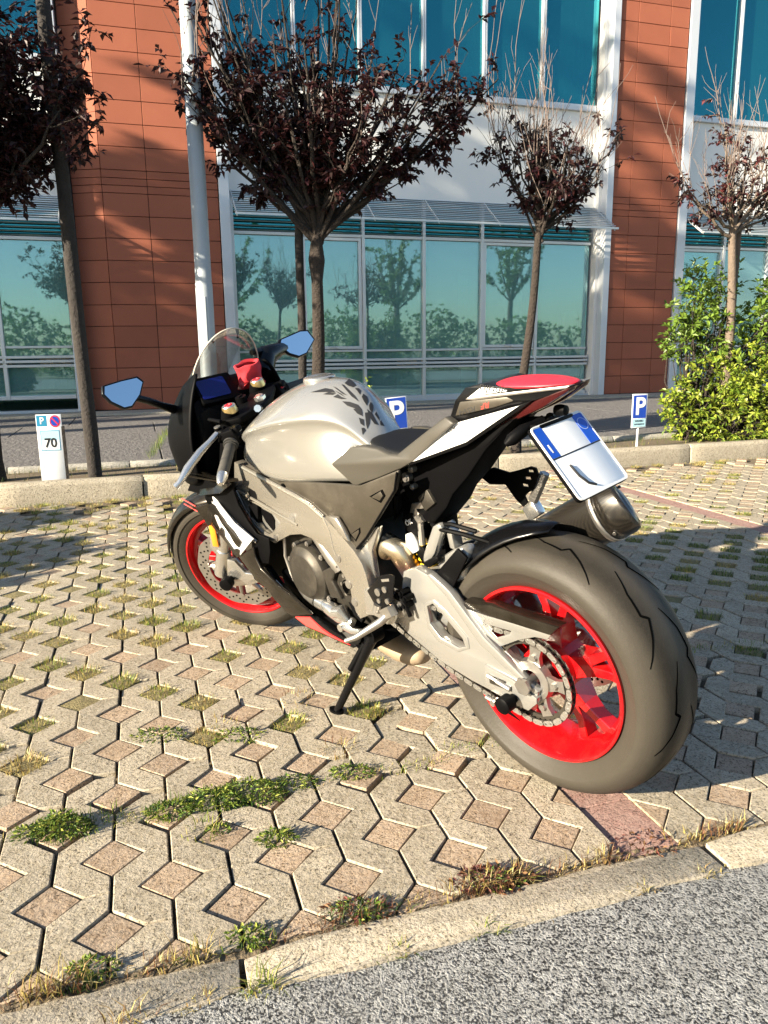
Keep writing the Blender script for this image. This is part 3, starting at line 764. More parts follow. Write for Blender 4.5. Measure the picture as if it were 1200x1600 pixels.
# the pole
M_POLE = P('galvanised_pole', (.34, .38, .41), .55, metal=.2, var=.12, vs=5, bs=.1, bscale=40, kind='pos', rvar=.15)
pole = empty('lamp_post', W(.565, 6.55, .08)); tag(pole, 'tall galvanised lamp post rising behind the windscreen', 'lamp post')
g = G(); g.tube([(0, 0, 0), (0, 0, 1.52), (0, 0, 1.53), (.0, 0, 7.5)], [.068, .068, .064, .058], 24); g.build('shaft', M_POLE, pole, smooth=40)
g = G(); g.prism([(-.022, 1.0), (.022, 1.0), (.022, 1.42), (-.022, 1.42)], lambda a, b: (a, -.068, b), lambda a, b: (a, -.058, b)); g.build('door', M_POLE, pole, bevel=.003)
g = G(); g.tube([(0, 0, 7.45), (0, -.3, 7.75), (0, -1.0, 7.9)], .035, 12); g.build('arm', M_POLE, pole, smooth=40)
g = G(); g.box((0, -1.25, 7.9), (.26, .6, .1)); g.build('lamp_head', M_POLE, pole, bevel=.03, smooth=40)

# shrubs
YEL = [(.22, .29, .03), (.29, .35, .04), (.15, .23, .025), (.33, .37, .06), (.10, .17, .02)]
GRN = [(.07, .14, .02), (.11, .19, .028), (.055, .11, .02), (.15, .23, .04)]
def shrub(name, base, blobs, label, group, pal, rn, n, L, cat='shrub', stems=9, woody=M_BARK, wmul=.26, out=.75):
    t = empty(name, base); tag(t, label, cat, group); lf = Leaves(); st = G()
    wts = [r ** 2 for c, r, s in blobs]
    for c, r, s in blobs:
        for _ in range(stems):
            a = V((rn.gauss(0, .05), rn.gauss(0, .05), 0)); e = V(c) + V((rn.gauss(0, .4), rn.gauss(0, .4), rn.gauss(0, .4) * s)) * r
            m = a.lerp(e, .5) + V((rn.gauss(0, .05), rn.gauss(0, .05), .05)); st.tube([a, m, e], [.012, .008, .003], 5)
    k = 0
    while k < n:
        c, r, s = rn.choices(blobs, wts)[0]
        d = V((rn.gauss(0, 1), rn.gauss(0, 1), rn.gauss(0, 1))).normalized(); rr = r * rn.uniform(out, 1.08) ** .7 * (1 + .22 * sin(d.x * 7 + c[0] * 9) * sin(d.z * 6 + d.y * 5))
        p = V(c) + V((d.x, d.y, d.z * s)) * rr
        if p.z < .02: continue
        sd = (d * .7 + V((rn.gauss(0, .5), rn.gauss(0, .5), rn.gauss(.25, .5)))).normalized(); sl = rn.uniform(.05, .16)
        st.tube([p - sd * .05, p + sd * sl], [.0022, .001], 3, cap=False)
        for j in range(rn.randint(5, 9)):
            q = p + sd * sl * rn.random(); f = rn.uniform(.75, 1.3); cc = rn.choice(pal)
            lf.leaf(q, (sd * .6 + V((rn.gauss(0, .7), rn.gauss(0, .7), rn.gauss(.05, .5)))).normalized(), V((rn.gauss(0, .6), rn.gauss(0, .6), 1)), L * rn.uniform(.6, 1.3), L * wmul * rn.uniform(.8, 1.2), tuple(x * f for x in cc)); k += 1
    lf.build('foliage', M_LEAFG, t); st.build('stems', woody, t); return t
rs_ = random.Random(31)
shrub('yellow_shrub', W(5.84, 6.62, .08), [((-.12, 0, .52), .33, .9), ((.25, -.05, .60), .36, 1), ((.66, 0, .5), .40, 1), ((-.33, .05, .22), .20, .8), ((.1, -.18, .28), .33, .8), ((.95, .1, .8), .35, 1.1), ((-.55, .0, .42), .10, .6), ((-.5, 0, .28), .09, .5)],
      'yellow-green leafy shrub by the kerb, under the pale-barked plum tree', None, YEL, rs_, 9500, .062)
shrub('green_shrub', W(5.56, 6.78, .08), [((-.05, 0, 1.45), .17, 2.0), ((.15, 0, 1.15), .24, 1.3), ((-.12, .05, 1.05), .17, 1.2), ((.32, .05, 1.55), .13, 1.9), ((.85, .1, 1.2), .30, 1.5), ((1.15, 0, 1.65), .20, 1.6)],
      'tall dark green shrub with loose upright shoots behind the yellow-green one', None, YEL[2:3] + YEL[4:] + GRN[1:2] + GRN[3:], rs_, 4600, .065, out=.3)
shrub('low_hedge', W(6.35, 6.45, .08), [((-.35, 0, .2), .26, .8), ((.1, 0, .28), .3, .9), ((.6, 0, .32), .34, .9), ((1.1, 0, .3), .34, .9), ((-.75, .05, .12), .18, .7)],
      'low fine-leaved hedge running along the kerb in front of the yellow-green shrub', None, [(.19, .24, .03), (.12, .18, .025), (.26, .29, .045)], rs_, 9000, .034, 'hedge')
shrub('bed_weed', W(2.72, 6.3, .08), [((0, 0, .10), .12, .9), ((.2, .05, .08), .10, .9)], 'small green weed clump between the kerb and the pavement, under the tail', None, GRN, rs_, 700, .04, 'weed', 4)
shrub('bed_weed', W(2.05, 7.3, .12), [((0, 0, .52), .08, 1.3), ((.02, 0, .38), .06, 1.5)], 'young leafy shoot on the pavement above the fuel tank', None, YEL, rs_, 60, .045, 'weed', 3)
# the greenery across the road: it stands in the window reflections and breaks the low sun on the front
HEDGE = [(.11, .19, .045), (.15, .24, .06), (.09, .16, .04), (.18, .25, .07)]
ORD = ['first', 'second', 'third', 'fourth', 'fifth', 'sixth', 'seventh', 'eighth', 'ninth']
rs_ = random.Random(77)
for i in range(9):
    u = -6 + i * 5.2; h = rs_.uniform(.9, 1.4)
    shrub('hedge_bush', W(u, -13.5 + rs_.uniform(-1, 1), 0), [((0, 0, h), 1.5, 1.0), ((1.6, 0, h * .9), 1.5, 1.0), ((3.2, .2, h * .8), 1.5, .95), ((.8, .4, h * 1.6), 1.1, 1.0)], 'big roadside bush across the road, %s along the row mirrored in the windows' % ORD[i], 'bushes across the road', HEDGE, rs_, 6500, .15, 'bush', 3, wmul=.34)
def big_tree(base, h, blobs, n, L, pal, seed, group, label, tr=.16, limbs=4):
    rn = random.Random(seed); F = V(base) + V((0, 0, h * .42))
    return plum('roadside_tree', base, F, [(V(base) + V(c), r) for c, r in blobs], label, group, tr, rn, n, L, M_BARK, pal, limbs=limbs)
for i, (u, v, h) in enumerate(((5, -17, 8), (13, -12, 7.5), (21, -15, 9), (30, -13, 8))):
    big_tree(W(u, v, 0), h, [((-.9, 0, h * .6), 1.5), ((.9, .2, h * .66), 1.5), ((0, 0, h * .85), 1.5)], 5200, .16, HEDGE, 100 + i, 'trees across the road', 'green tree standing behind the roadside bushes, %s along the row' % ORD[i])
# street trees further down the walk, on the sun's side: their shade dapples the front
SG = 'tall street trees further down the walk'
for i, (u, v, h) in enumerate(((-25.5, 6.7, 13.6), (-22.6, 7.8, 14.6), (-19.6, 6.4, 15.2), (-16.4, 7.4, 15.0), (-13.2, 7.0, 15.8), (-9.8, 9.9, 9.0))):
    big_tree(W(u, v, .08), h, [((-.8, .2, h * .58), 1.7), ((.9, -.2, h * .66), 1.8), ((.0, .1, h * .86), 1.6), ((.2, .3, h * .5), 1.6), ((-.2, .3, h * .75), 1.7)], 4300, .27, GRN, 200 + i, SG, 'tall leafy street tree down the walk, %s from the far end of its row' % ORD[i], .17, 3)
rs_ = random.Random(91)  # two shrubs added out of view to throw shade on the ground
shrub('shade_shrub', W(-3.15, 3.5, .0), [((0, 0, .35), .36, 1.0), ((-.5, .1, .45), .42, 1.1)], 'unseen green shrub added to shade the ground on the left, the lower of two', None, GRN, rs_, 6500, .12, 'shrub', 6)
shrub('shade_shrub', W(-3.3, 4.55, .0), [((0, 0, .35), .22, 1.0), ((-.4, 0, .60), .26, 1.2)], 'unseen green shrub added to shade the ground on the left, the taller of two', None, GRN, rs_, 6500, .12, 'shrub', 6)
# ------------------------------------------------------------------ motorcycle outlines (metres: forward, up), from the rear contact point
D = {
    'frame_beam': [(1.136,0.749),(1.083,0.741),(0.916,0.716),(0.789,0.689),(0.73,0.674),(0.665,0.644),(0.624,0.62),(0.575,0.585),(0.542,0.56),(0.518,0.532),(0.506,0.499),(0.502,0.466),(0.492,0.424),(0.478,0.405),(0.525,0.372),(0.563,0.352),(0.579,0.369),(0.588,0.405),(0.588,0.441),(0.609,0.476),(0.637,0.507),(0.664,0.529),(0.692,0.549),(0.741,0.564),(0.792,0.567),(0.852,0.554),(0.945,0.511),(0.99,0.514),(1.05,0.521),(1.09,0.546),(1.154,0.596),(1.183,0.641)],
    'frame_hole': [(1.134,0.631),(1.019,0.621),(0.922,0.606),(0.894,0.586),(0.932,0.554),(0.99,0.525),(1.03,0.536),(1.086,0.578)],
    'frame_hole_black': [(1.062,0.605),(0.973,0.595),(0.959,0.577),(0.966,0.547),(0.982,0.537),(1.021,0.56)],
    'air_cover': [(0.937,0.707),(0.735,0.731),(0.533,0.749),(0.496,0.752),(0.34,0.811),(0.34,0.8),(0.36,0.756),(0.435,0.674),(0.5,0.607),(0.561,0.554),(0.678,0.633),(0.752,0.666),(0.843,0.689)],
    'vent_a': [(0.46,0.728),(0.407,0.753),(0.398,0.738),(0.419,0.716)],
    'vent_b': [(0.568,0.602),(0.52,0.631),(0.521,0.616),(0.547,0.585)],
    'tail_white': [(0.32,0.825),(0.202,0.921),(0.016,0.968),(0.157,0.882)],
    'tail_trim': [(0.335,0.813),(0.325,0.826),(0.207,0.922),(0.021,0.969),(-0.018,0.981),(0.015,0.959),(0.161,0.872)],
    'tail_panel': [(0.183,0.942),(0.167,0.975),(0.049,0.986),(0.029,0.978),(0.079,0.963)],
    'tail_black': [(0.204,0.931),(0.183,0.976),(0.153,1.006),(0.113,1.012),(0.063,1.007),(-0.091,1.007),(-0.102,1.009),(-0.091,1.0),(-0.018,0.979),(0.022,0.965),(0.209,0.917)],
    'tail_arrow': [(0.153,0.98),(0.144,0.986),(0.023,0.998),(-0.1,1.01),(-0.09,1.003),(0.029,0.99),(0.132,0.978)],
    'tail_light': [(-0.099,1.007),(-0.092,0.997),(-0.036,0.964),(-0.008,0.952),(0.101,0.906),(0.105,0.912),(0.028,0.954),(-0.011,0.977),(-0.076,0.999)],
    'under_tail': [(.428,.782),(.384,.795),(.18,.869),(.055,.930),(.03,.940),(.125,.859),(.19,.787),(.247,.734),(.273,.696),(.330,.640),(.362,.647),(.404,.685),(.432,.734)],
    'red_pad_sil': [(0.118,0.991),(0.102,1.008),(0.079,1.013),(0.027,1.015),(-0.086,1.012),(-0.087,1.007),(0.078,0.984)],
    'seat_skirt_low': [(0.524,0.745),(0.44,0.774),(0.353,0.808),(0.31,0.829),(0.236,0.885),(0.169,0.932)],
    'seat_pad_left': [(0.618,0.792),(0.534,0.845),(0.496,0.848),(0.446,0.846),(0.404,0.836),(0.372,0.837),(0.331,0.863),(0.201,0.942)],
    'seat_sil': [(0.556,0.852),(0.481,0.851),(0.405,0.863),(0.327,0.902)],
    'swingarm': [(0.391,0.523),(0.343,0.544),(0.298,0.533),(0.231,0.503),(0.132,0.403),(0.015,0.334),(-0.029,0.313),(-0.021,0.28),(0.006,0.249),(0.044,0.25),(0.117,0.262),(0.182,0.268),(0.292,0.289),(0.407,0.336),(0.448,0.363),(0.445,0.422),(0.409,0.465)],
    'swing_hole': [(0.313,0.443),(0.29,0.456),(0.263,0.438),(0.197,0.385),(0.189,0.364),(0.215,0.353),(0.274,0.362),(0.309,0.394)],
    'swing_hole_rim': [(0.327,0.448),(0.286,0.469),(0.246,0.447),(0.179,0.393),(0.175,0.363),(0.217,0.34),(0.288,0.349),(0.321,0.377)],
    'swing_rail': [(0.298,0.535),(0.283,0.542),(0.221,0.509),(0.12,0.411),(0.007,0.341),(-0.035,0.317),(-0.02,0.306),(0.027,0.327),(0.139,0.389),(0.239,0.493)],
    'swing_end': [(0.125,0.335),(0.089,0.33),(0.04,0.324),(-0.029,0.299),(-0.028,0.285),(-0.001,0.256),(0.037,0.259),(0.11,0.269),(0.131,0.283)],
    'chain_guard': [(0.188,0.487),(0.136,0.489),(0.103,0.498),(-0.094,0.495),(-0.07,0.469),(0.187,0.467)],
    'chain_fin': [(0.181,0.468),(0.117,0.466),(-0.072,0.472),(-0.062,0.456),(-0.026,0.452),(0.024,0.429),(0.081,0.394),(0.137,0.421)],
    'chain_fin_hole': [(0.126,0.443),(0.043,0.447),(0.048,0.437),(0.089,0.416)],
    'toe_fin': [(0.142,0.219),(0.127,0.236),(0.042,0.2)],
    'heel_plate': [(0.493,0.462),(0.431,0.52),(0.391,0.534),(0.371,0.533),(0.389,0.463),(0.421,0.427),(0.456,0.408)],
    'peg_bracket': [(0.514,0.46),(0.494,0.467),(0.436,0.441),(0.408,0.43),(0.396,0.41),(0.412,0.381),(0.439,0.372),(0.458,0.382),(0.487,0.386),(0.523,0.379)],
    'peg_arm': [(0.41,0.453),(0.358,0.439),(0.353,0.426),(0.375,0.404),(0.397,0.405),(0.433,0.391),(0.506,0.346),(0.528,0.346),(0.525,0.36),(0.422,0.418)],
    'fair_white': [(1.263,0.637),(1.193,0.609),(1.104,0.564),(1.0,0.527),(1.106,0.449),(1.153,0.465),(1.205,0.491),(1.259,0.53),(1.288,0.567)],
    'fair_swoosh_a': [(1.357,0.553),(1.324,0.58),(1.27,0.601),(1.231,0.6),(1.202,0.578),(1.164,0.558),(1.125,0.535),(1.095,0.516),(1.073,0.505),(1.095,0.481),(1.112,0.486),(1.126,0.499),(1.142,0.52),(1.173,0.536),(1.198,0.543),(1.217,0.553),(1.229,0.564),(1.261,0.562),(1.299,0.545),(1.319,0.522),(1.344,0.502),(1.363,0.51),(1.367,0.529)],
    'fair_swoosh_b': [(1.335,0.503),(1.312,0.517),(1.287,0.509),(1.248,0.505),(1.219,0.526),(1.202,0.52),(1.196,0.497),(1.161,0.48),(1.137,0.467),(1.11,0.476),(1.093,0.472),(1.105,0.449),(1.123,0.441),(1.152,0.462),(1.193,0.477),(1.237,0.488),(1.281,0.493),(1.31,0.498)],
    'fair_lower': [(1.124,0.442),(1.015,0.497),(1.016,0.462),(0.994,0.427),(0.912,0.386),(0.843,0.359),(0.763,0.322),(0.869,0.293),(0.899,0.298),(0.947,0.331),(0.982,0.358),(1.034,0.373),(1.09,0.415)],
    'fair_black': [(1.429,0.625),(1.365,0.685),(1.085,0.692),(1.10,0.668),(1.088,0.624),(1.045,0.572),(1.008,0.538),(0.937,0.535),(0.944,0.49),(0.966,0.444),(1.08,0.422),(1.032,0.482),(1.037,0.514),(1.142,0.551),(1.232,0.597),(1.304,0.626)],
    'belly_strip': [(1.032,0.414),(1.013,0.416),(0.961,0.369),(0.888,0.338),(0.809,0.301),(0.745,0.284),(0.622,0.259),(0.597,0.252),(0.617,0.242),(0.738,0.25),(0.84,0.251),(0.919,0.267),(0.958,0.318),(1.005,0.359)],
    'belly_red': [(0.891,0.272),(0.806,0.295),(0.75,0.27),(0.72,0.261),(0.625,0.25),(0.731,0.256),(0.833,0.257)],
    'fair_upper_sil': [(1.137,1.081),(1.236,1.028),(1.315,0.942),(1.398,0.886),(1.477,0.813),(1.448,0.781),(1.423,0.742),(1.384,0.714)],
    'winglet': [(1.384,0.72),(1.238,0.719),(0.98,0.729),(0.987,0.72),(1.247,0.7),(1.308,0.661),(1.343,0.666)],
    'winglet_tip': [(1.273,0.746)],
    'screen_rim': [(1.354,0.956)],
    'screen_apex': [(1.25,1.152)],
    'screen_rim_r': [(1.307,1.066)],
    'dash': [(1.595,0.934),(1.384,0.968),(1.42,0.875),(1.589,0.867)],
    'fender': [(1.552,0.593),(1.559,0.552),(1.538,0.528),(1.504,0.523),(1.472,0.611),(1.504,0.651)],
    'mirrorL': [(1.361,1.053),(1.316,1.06),(1.101,1.074),(1.071,1.051),(1.178,0.996),(1.309,0.974),(1.367,1.002)],
    'mirrorR': [(1.613,1.021),(1.58,1.069),(1.404,1.094),(1.367,1.067),(1.384,1.019),(1.469,0.998)],
    'pass_plate': [(0.338,0.732),(0.275,0.747),(0.222,0.74),(0.192,0.748),(0.163,0.758),(0.131,0.76),(0.128,0.744),(0.151,0.707),(0.174,0.686),(0.162,0.675),(0.172,0.662),(0.211,0.691),(0.234,0.714),(0.296,0.704)],
    'pass_peg': [(0.119,0.751),(0.162,0.666),(0.138,0.643)],
    'hugger': [(0.046,0.678),(0.122,0.661),(0.199,0.634),(0.261,0.602),(0.34,0.525)],
    'hugger_l': [(0.054,0.659),(0.182,0.568),(0.236,0.517),(0.282,0.492)],
    'decals': [[(0.856,0.956),(0.778,0.971),(0.745,0.968),(0.733,0.959),(0.788,0.959)],
               [(0.796,0.952),(0.767,0.959),(0.731,0.957),(0.749,0.952)],
               [(0.748,0.946),(0.724,0.955),(0.71,0.948),(0.684,0.943),(0.711,0.941)],
               [(0.737,0.966),(0.708,0.957),(0.691,0.947),(0.719,0.957)],
               [(0.685,0.988),(0.663,1.0),(0.644,0.992),(0.635,0.983),(0.649,0.977),(0.671,0.981)],
               [(0.642,0.975),(0.627,0.975),(0.617,0.968),(0.624,0.957),(0.633,0.967)],
               [(0.701,0.984),(0.69,0.983),(0.647,0.954),(0.632,0.937),(0.663,0.951)],
               [(0.709,0.935),(0.674,0.935),(0.638,0.928),(0.625,0.916),(0.623,0.902),(0.655,0.917),(0.688,0.923)],
               [(0.664,0.915),(0.648,0.917),(0.626,0.904),(0.624,0.896),(0.647,0.902)],
               [(0.618,0.951),(0.61,0.96),(0.595,0.953),(0.592,0.94),(0.601,0.927),(0.611,0.939)],
               [(0.591,0.93),(0.582,0.939),(0.573,0.929),(0.576,0.917),(0.583,0.907),(0.592,0.918)],
               [(0.644,0.891),(0.622,0.887),(0.625,0.868),(0.64,0.874)],
               [(0.639,0.861),(0.627,0.863),(0.62,0.856),(0.638,0.841)],
               [(0.614,0.907),(0.597,0.909),(0.592,0.899),(0.599,0.877),(0.613,0.86),(0.616,0.873)],
               [(0.603,0.918),(0.583,0.907),(0.563,0.875),(0.579,0.877),(0.595,0.894)],
               [(0.573,0.905),(0.564,0.912),(0.555,0.896),(0.555,0.887)],
               [(0.555,0.885),(0.549,0.889),(0.538,0.874),(0.554,0.875)],
               [(0.742,0.977),(0.727,0.974),(0.681,0.953),(0.7,0.956)],
               [(0.76,1.002),(0.745,1.005),(0.732,1.003),(0.753,0.999)]],
}
# ------------------------------------------------------------------ the motorcycle
PSI, LEAN, STEER = 2.29297, .15956, .54536
fx = V((cos(PSI), sin(PSI), 0)); lf = V((-sin(PSI), cos(PSI), 0)); up_ = V((0, 0, 1))
l2 = lf * cos(LEAN) - up_ * sin(LEAN); u2 = up_ * cos(LEAN) + lf * sin(LEAN)
BM = Matrix(((fx.x, l2.x, u2.x, .46395), (fx.y, l2.y, u2.y, 1.77869), (fx.z, l2.z, u2.z, 0), (0, 0, 0, 1)))
bike = empty('motorcycle'); bike.matrix_world = BM
tag(bike, 'silver sport motorcycle with red wheels, black fairing and white tail leaning on its side stand', 'motorcycle')
RAKE = rad(24.5); AX = V((-sin(RAKE), 0, cos(RAKE))); A0 = V((1.544, 0, 0))
SM = Matrix.Translation(A0) @ Matrix.Rotation(STEER, 4, AX) @ Matrix.Translation(-A0)
WB, RR, RF = 1.439, .326, .300

M_SILVER = P('silver_paint', (.38, .372, .345), .22, metal=.65, coat=.8, var=.03, vs=2, rvar=.06, dust=.08)
M_FRAME = P('satin_frame', (.33, .305, .26), .27, metal=.7, var=.05, vs=5, bs=.1, bscale=160, rvar=.1, dust=.12)
M_SWING = P('cast_swingarm', (.43, .425, .405), .25, metal=.7, var=.05, vs=4, bs=.15, bscale=180, rvar=.12, dust=.12)
M_POLISH = P('bare_metal', (.66, .65, .62), .24, metal=.9, var=.08, vs=20, rvar=.15)
M_STEEL = P('worn_steel', (.42, .40, .37), .36, metal=.9, var=.2, vs=40, rvar=.2)
M_DKMET = P('dark_casting', (.034, .030, .024), .50, metal=.5, var=.12, vs=14, bs=.12, bscale=260, dust=.12)
M_COVER = P('bronze_grey_plastic', (.048, .041, .031), .42, metal=.35, var=.06, vs=6, bs=.12, bscale=200, dust=.10)
M_BLACK = P('black_plastic', (.0022, .0022, .0026), .5, var=.2, vs=8, bs=.1, bscale=220, spec=.06)
M_GLOSS = P('gloss_black', (.003, .003, .0035), .24, spec=.28, rvar=.08)
M_BRONZ = P('dark_metallic_paint', (.020, .0165, .012), .26, metal=.6, coat=.3, rvar=.08, dust=.05)
M_WPAINT = P('white_paint', (.80, .80, .78), .22, coat=.5, var=.02, dust=.05)
M_RED = P('red_wheel_paint', (.36, .003, .005), .22, coat=.5, var=.06, vs=10, rvar=.1, dust=.03)
M_REDC = P('red_cover', (.60, .020, .035), .40, var=.08, vs=12, bs=.15, bscale=240)
M_REDP = P('red_panel', (.70, .05, .045), .3, coat=.4)
M_SEAT = P('seat_vinyl', (.006, .0064, .0074), .6, spec=.2, var=.2, vs=10, bs=.35, bscale=420, bd=.0012)
M_SKIRT = P('seat_skirt', (.042, .038, .030), .48, var=.1, vs=10, bs=.3, bscale=420, bd=.0012)
M_RUBBER = P('grip_rubber', (.025, .024, .022), .75, var=.3, vs=40, dust=.15)
M_CLOTH = P('red_cloth', (.62, .035, .050), .9, var=.2, vs=40, bs=.7, bscale=300, bd=.003)
M_GOLD = P('gold_anodised', (.74, .55, .24), .3, metal=.9)
M_YEL = P('yellow_spring', (.75, .48, .02), .4)
M_ORANGE = P('orange_reflector', (.80, .24, .02), .25, coat=.5)
M_DASH = P('dash_screen', (.003, .006, .10), .25, coat=.2)  # deep blue base colour stands in for sky mirrored in the screen
M_DASHR = P('dash_red', (.25, .012, .012), .35)
M_GROOVE = P('tread_groove', (.003, .003, .003), .95, spec=0.0)
M_BLUE = P('plate_blue', (.006, .075, .50), .35, coat=.3)
M_PLATE = P('plate_white', (.84, .85, .86), .32, coat=.3, var=.05, vs=8)
M_INK = P('black_ink', (.01, .01, .011), .5)
M_INKR = P('red_ink', (.65, .03, .02), .5)
M_HEAT = None
def tyre_mat():
    m, nt, b = new('tyre_rubber'); co = coords(nt)
    base = mixc(nt, noise(nt, co, 12, 6, .7), (.013, .0118, .0098), (.028, .0248, .020))
    sp = ramp(nt, noise(nt, co, 420, 3, .7), [(.48, (0, 0, 0)), (.62, (1, 1, 1))])
    base = mixc(nt, math_(nt, 'MULTIPLY', sp, .4), base, (.042, .036, .028))
    # scuffed, dustier shoulder band away from the worn centre
    tc = nt.nodes.new('ShaderNodeSeparateXYZ'); nt.links.new(co, tc.inputs[0])
    ay = math_(nt, 'ABSOLUTE', tc.outputs[1])
    band = ramp(nt, math_(nt, 'ADD', ay, math_(nt, 'MULTIPLY', noise(nt, co, 30, 5), .012)), [(.010, (1, 1, 1)), (.045, (0, 0, 0)), (.062, (0, 0, 0)), (.082, (.7, .7, .7))])
    base = mixc(nt, math_(nt, 'MULTIPLY', band, .55), base, (.070, .062, .050))
    nt.links.new(base, b.inputs['Base Color'])
    nt.links.new(math_(nt, 'ADD', math_(nt, 'MULTIPLY', band, -.14), .56), b.inputs['Roughness'])
    b.inputs['Specular IOR Level'].default_value = .16; p = bump(nt, noise(nt, co, 300, 5, .75), .45, .0012, b); bump(nt, noise(nt, co, 60, 4, .7), .25, .002, b, p); return m
M_TYRE = tyre_mat()
def carbon_mat():
    m, nt, b = new('carbon_weave'); co = coords(nt)
    mp = nt.nodes.new('ShaderNodeMapping'); mp.inputs['Rotation'].default_value = (.5, .6, .78); nt.links.new(co, mp.inputs[0])
    ch = nt.nodes.new('ShaderNodeTexChecker'); ch.inputs['Scale'].default_value = 380; nt.links.new(mp.outputs[0], ch.inputs[0])
    nt.links.new(mixc(nt, ch.outputs['Fac'], (.005, .0045, .004), (.026, .022, .017)), b.inputs['Base Color'])
    b.inputs['Roughness'].default_value = .34; b.inputs['Coat Weight'].default_value = .5; b.inputs['Coat Roughness'].default_value = .12; b.inputs['Metallic'].default_value = .3
    return m
M_CARBON = carbon_mat()
def screen_mat():
    m, nt, b = new('clear_screen'); nt.nodes.remove(b)
    gl = nt.nodes.new('ShaderNodeBsdfGlossy'); gl.inputs['Roughness'].default_value = .02; gl.inputs['Color'].default_value = (.95, .97, 1, 1)
    tr = nt.nodes.new('ShaderNodeBsdfTransparent'); tr.inputs['Color'].default_value = (.86, .87, .86, 1)
    df = nt.nodes.new('ShaderNodeBsdfTranslucent'); df.inputs['Color'].default_value = (.8, .78, .72, 1)
    lw = nt.nodes.new('ShaderNodeLayerWeight'); lw.inputs['Blend'].default_value = .18
    m1 = nt.nodes.new('ShaderNodeMixShader'); m1.inputs[0].default_value = .02; nt.links.new(tr.outputs[0], m1.inputs[1]); nt.links.new(df.outputs[0], m1.inputs[2])
    mx = nt.nodes.new('ShaderNodeMixShader'); nt.links.new(math_(nt, 'MULTIPLY', lw.outputs['Fresnel'], .6), mx.inputs[0]); nt.links.new(m1.outputs[0], mx.inputs[1]); nt.links.new(gl.outputs[0], mx.inputs[2])
    nt.links.new(mx.outputs[0], nt.nodes['Material Output'].inputs['Surface']); return m
M_SCREEN = screen_mat()
def mirror_mat():
    m, nt, b = new('blue_mirror'); b.inputs['Metallic'].default_value = 1; b.inputs['Roughness'].default_value = .02; b.inputs['Base Color'].default_value = (.78, .93, 1.0, 1); return m
M_MIRROR = mirror_mat()
def heat_mat():
    m, nt, b = new('heat_tinted_pipe'); co = coords(nt)
    s = nt.nodes.new('ShaderNodeSeparateXYZ'); nt.links.new(co, s.inputs[0])
    f = math_(nt, 'MULTIPLY', math_(nt, 'SUBTRACT', .60, s.outputs[2]), 9.0)
    nt.links.new(ramp(nt, f, [(.1, (.62, .57, .46)), (.5, (.52, .40, .24)), (.75, (.38, .22, .16)), (1, (.22, .20, .26))]), b.inputs['Base Color'])
    b.inputs['Metallic'].default_value = .9; b.inputs['Roughness'].default_value = .26; return m
M_HEAT = heat_mat()

def part(name, g, m, parent=bike, smooth=40, bevel=.0, steer=False, seg=2, **k):
    if steer: g.xf(SM)
    return g.build(name, m, parent, smooth=smooth, bevel=bevel, seg=seg, **k)
def pan(name, key, m, y, th, parent=bike, bevel=.003, hole=None, mirror=True, steer=False, smooth=40):
    g = G(); g.panel(D[key] if isinstance(key, str) else key, y, th, hole); o = part(name, g, m, parent, smooth, bevel, steer)
    if mirror:
        yf = y if callable(y) else (lambda a, b: y)
        g = G(); g.panel(D[key] if isinstance(key, str) else key, lambda a, b: -yf(a, b) + th, th, hole); part(name, g, m, parent, smooth, bevel, steer)
    return o

# ---- wheels
def tyre_prof(R, w, h, lip=.222):
    return [(lip - .004, w * .70), (lip + .006, w * .80), (lip + .022, w * .915), (lip + .040, w * .985), (R - h * .60, w * 1.0), (R - h * .40, w * .955), (R - h * .24, w * .84), (R - h * .13, w * .68), (R - h * .06, w * .50), (R - h * .018, w * .28), (R, 0)]
def tyre(parent, c, R, w, h, n=96, steer=False):
    p = tyre_prof(R, w, h); prof = p + [(r, -y) for r, y in p[-2::-1]]
    g = G(); g.lathe(prof, c, n); o = part('tyre', g, M_TYRE, parent, 60, 0, steer); return o
def surf(c, R, w, h, th, y, lift=.0007):
    p = tyre_prof(R, w, h); ay = abs(y); r = R
    for (r0, y0), (r1, y1) in zip(p[3:], p[4:]):
        if y1 <= ay <= y0: r = r0 + (r1 - r0) * (y0 - ay) / max(1e-6, y0 - y1)
    r += lift; return V(c) + V((r * cos(th), y, r * sin(th)))
def groove(parent, c, R, w, h, pts, wid, steer=False):
    L = []; Rr = []
    dense = []
    for (a, y), (b, z) in zip(pts, pts[1:]):
        for i in range(7): k = i / 7; dense.append((a + (b - a) * k, y + (z - y) * k))
    dense.append(pts[-1]); n = len(dense)
    for i, (t, y) in enumerate(dense):
        a = dense[max(0, i - 1)]; b = dense[min(n - 1, i + 1)]
        d = V((R * (b[0] - a[0]), b[1] - a[1], 0)).normalized(); nn = V((-d.y, d.x, 0)) * wid * (.35 + .65 * sin(pi * min(1, max(.0, (i + .6) / n))))
        L.append(surf(c, R, w, h, t + nn.x / R, y + nn.y)); Rr.append(surf(c, R, w, h, t - nn.x / R, y - nn.y))
    g = G(); g.add(L + Rr, [(i, i + 1, n + i + 1, n + i) for i in range(n - 1)])
    part('tread_groove', g, M_GROOVE, parent, None, 0, steer)
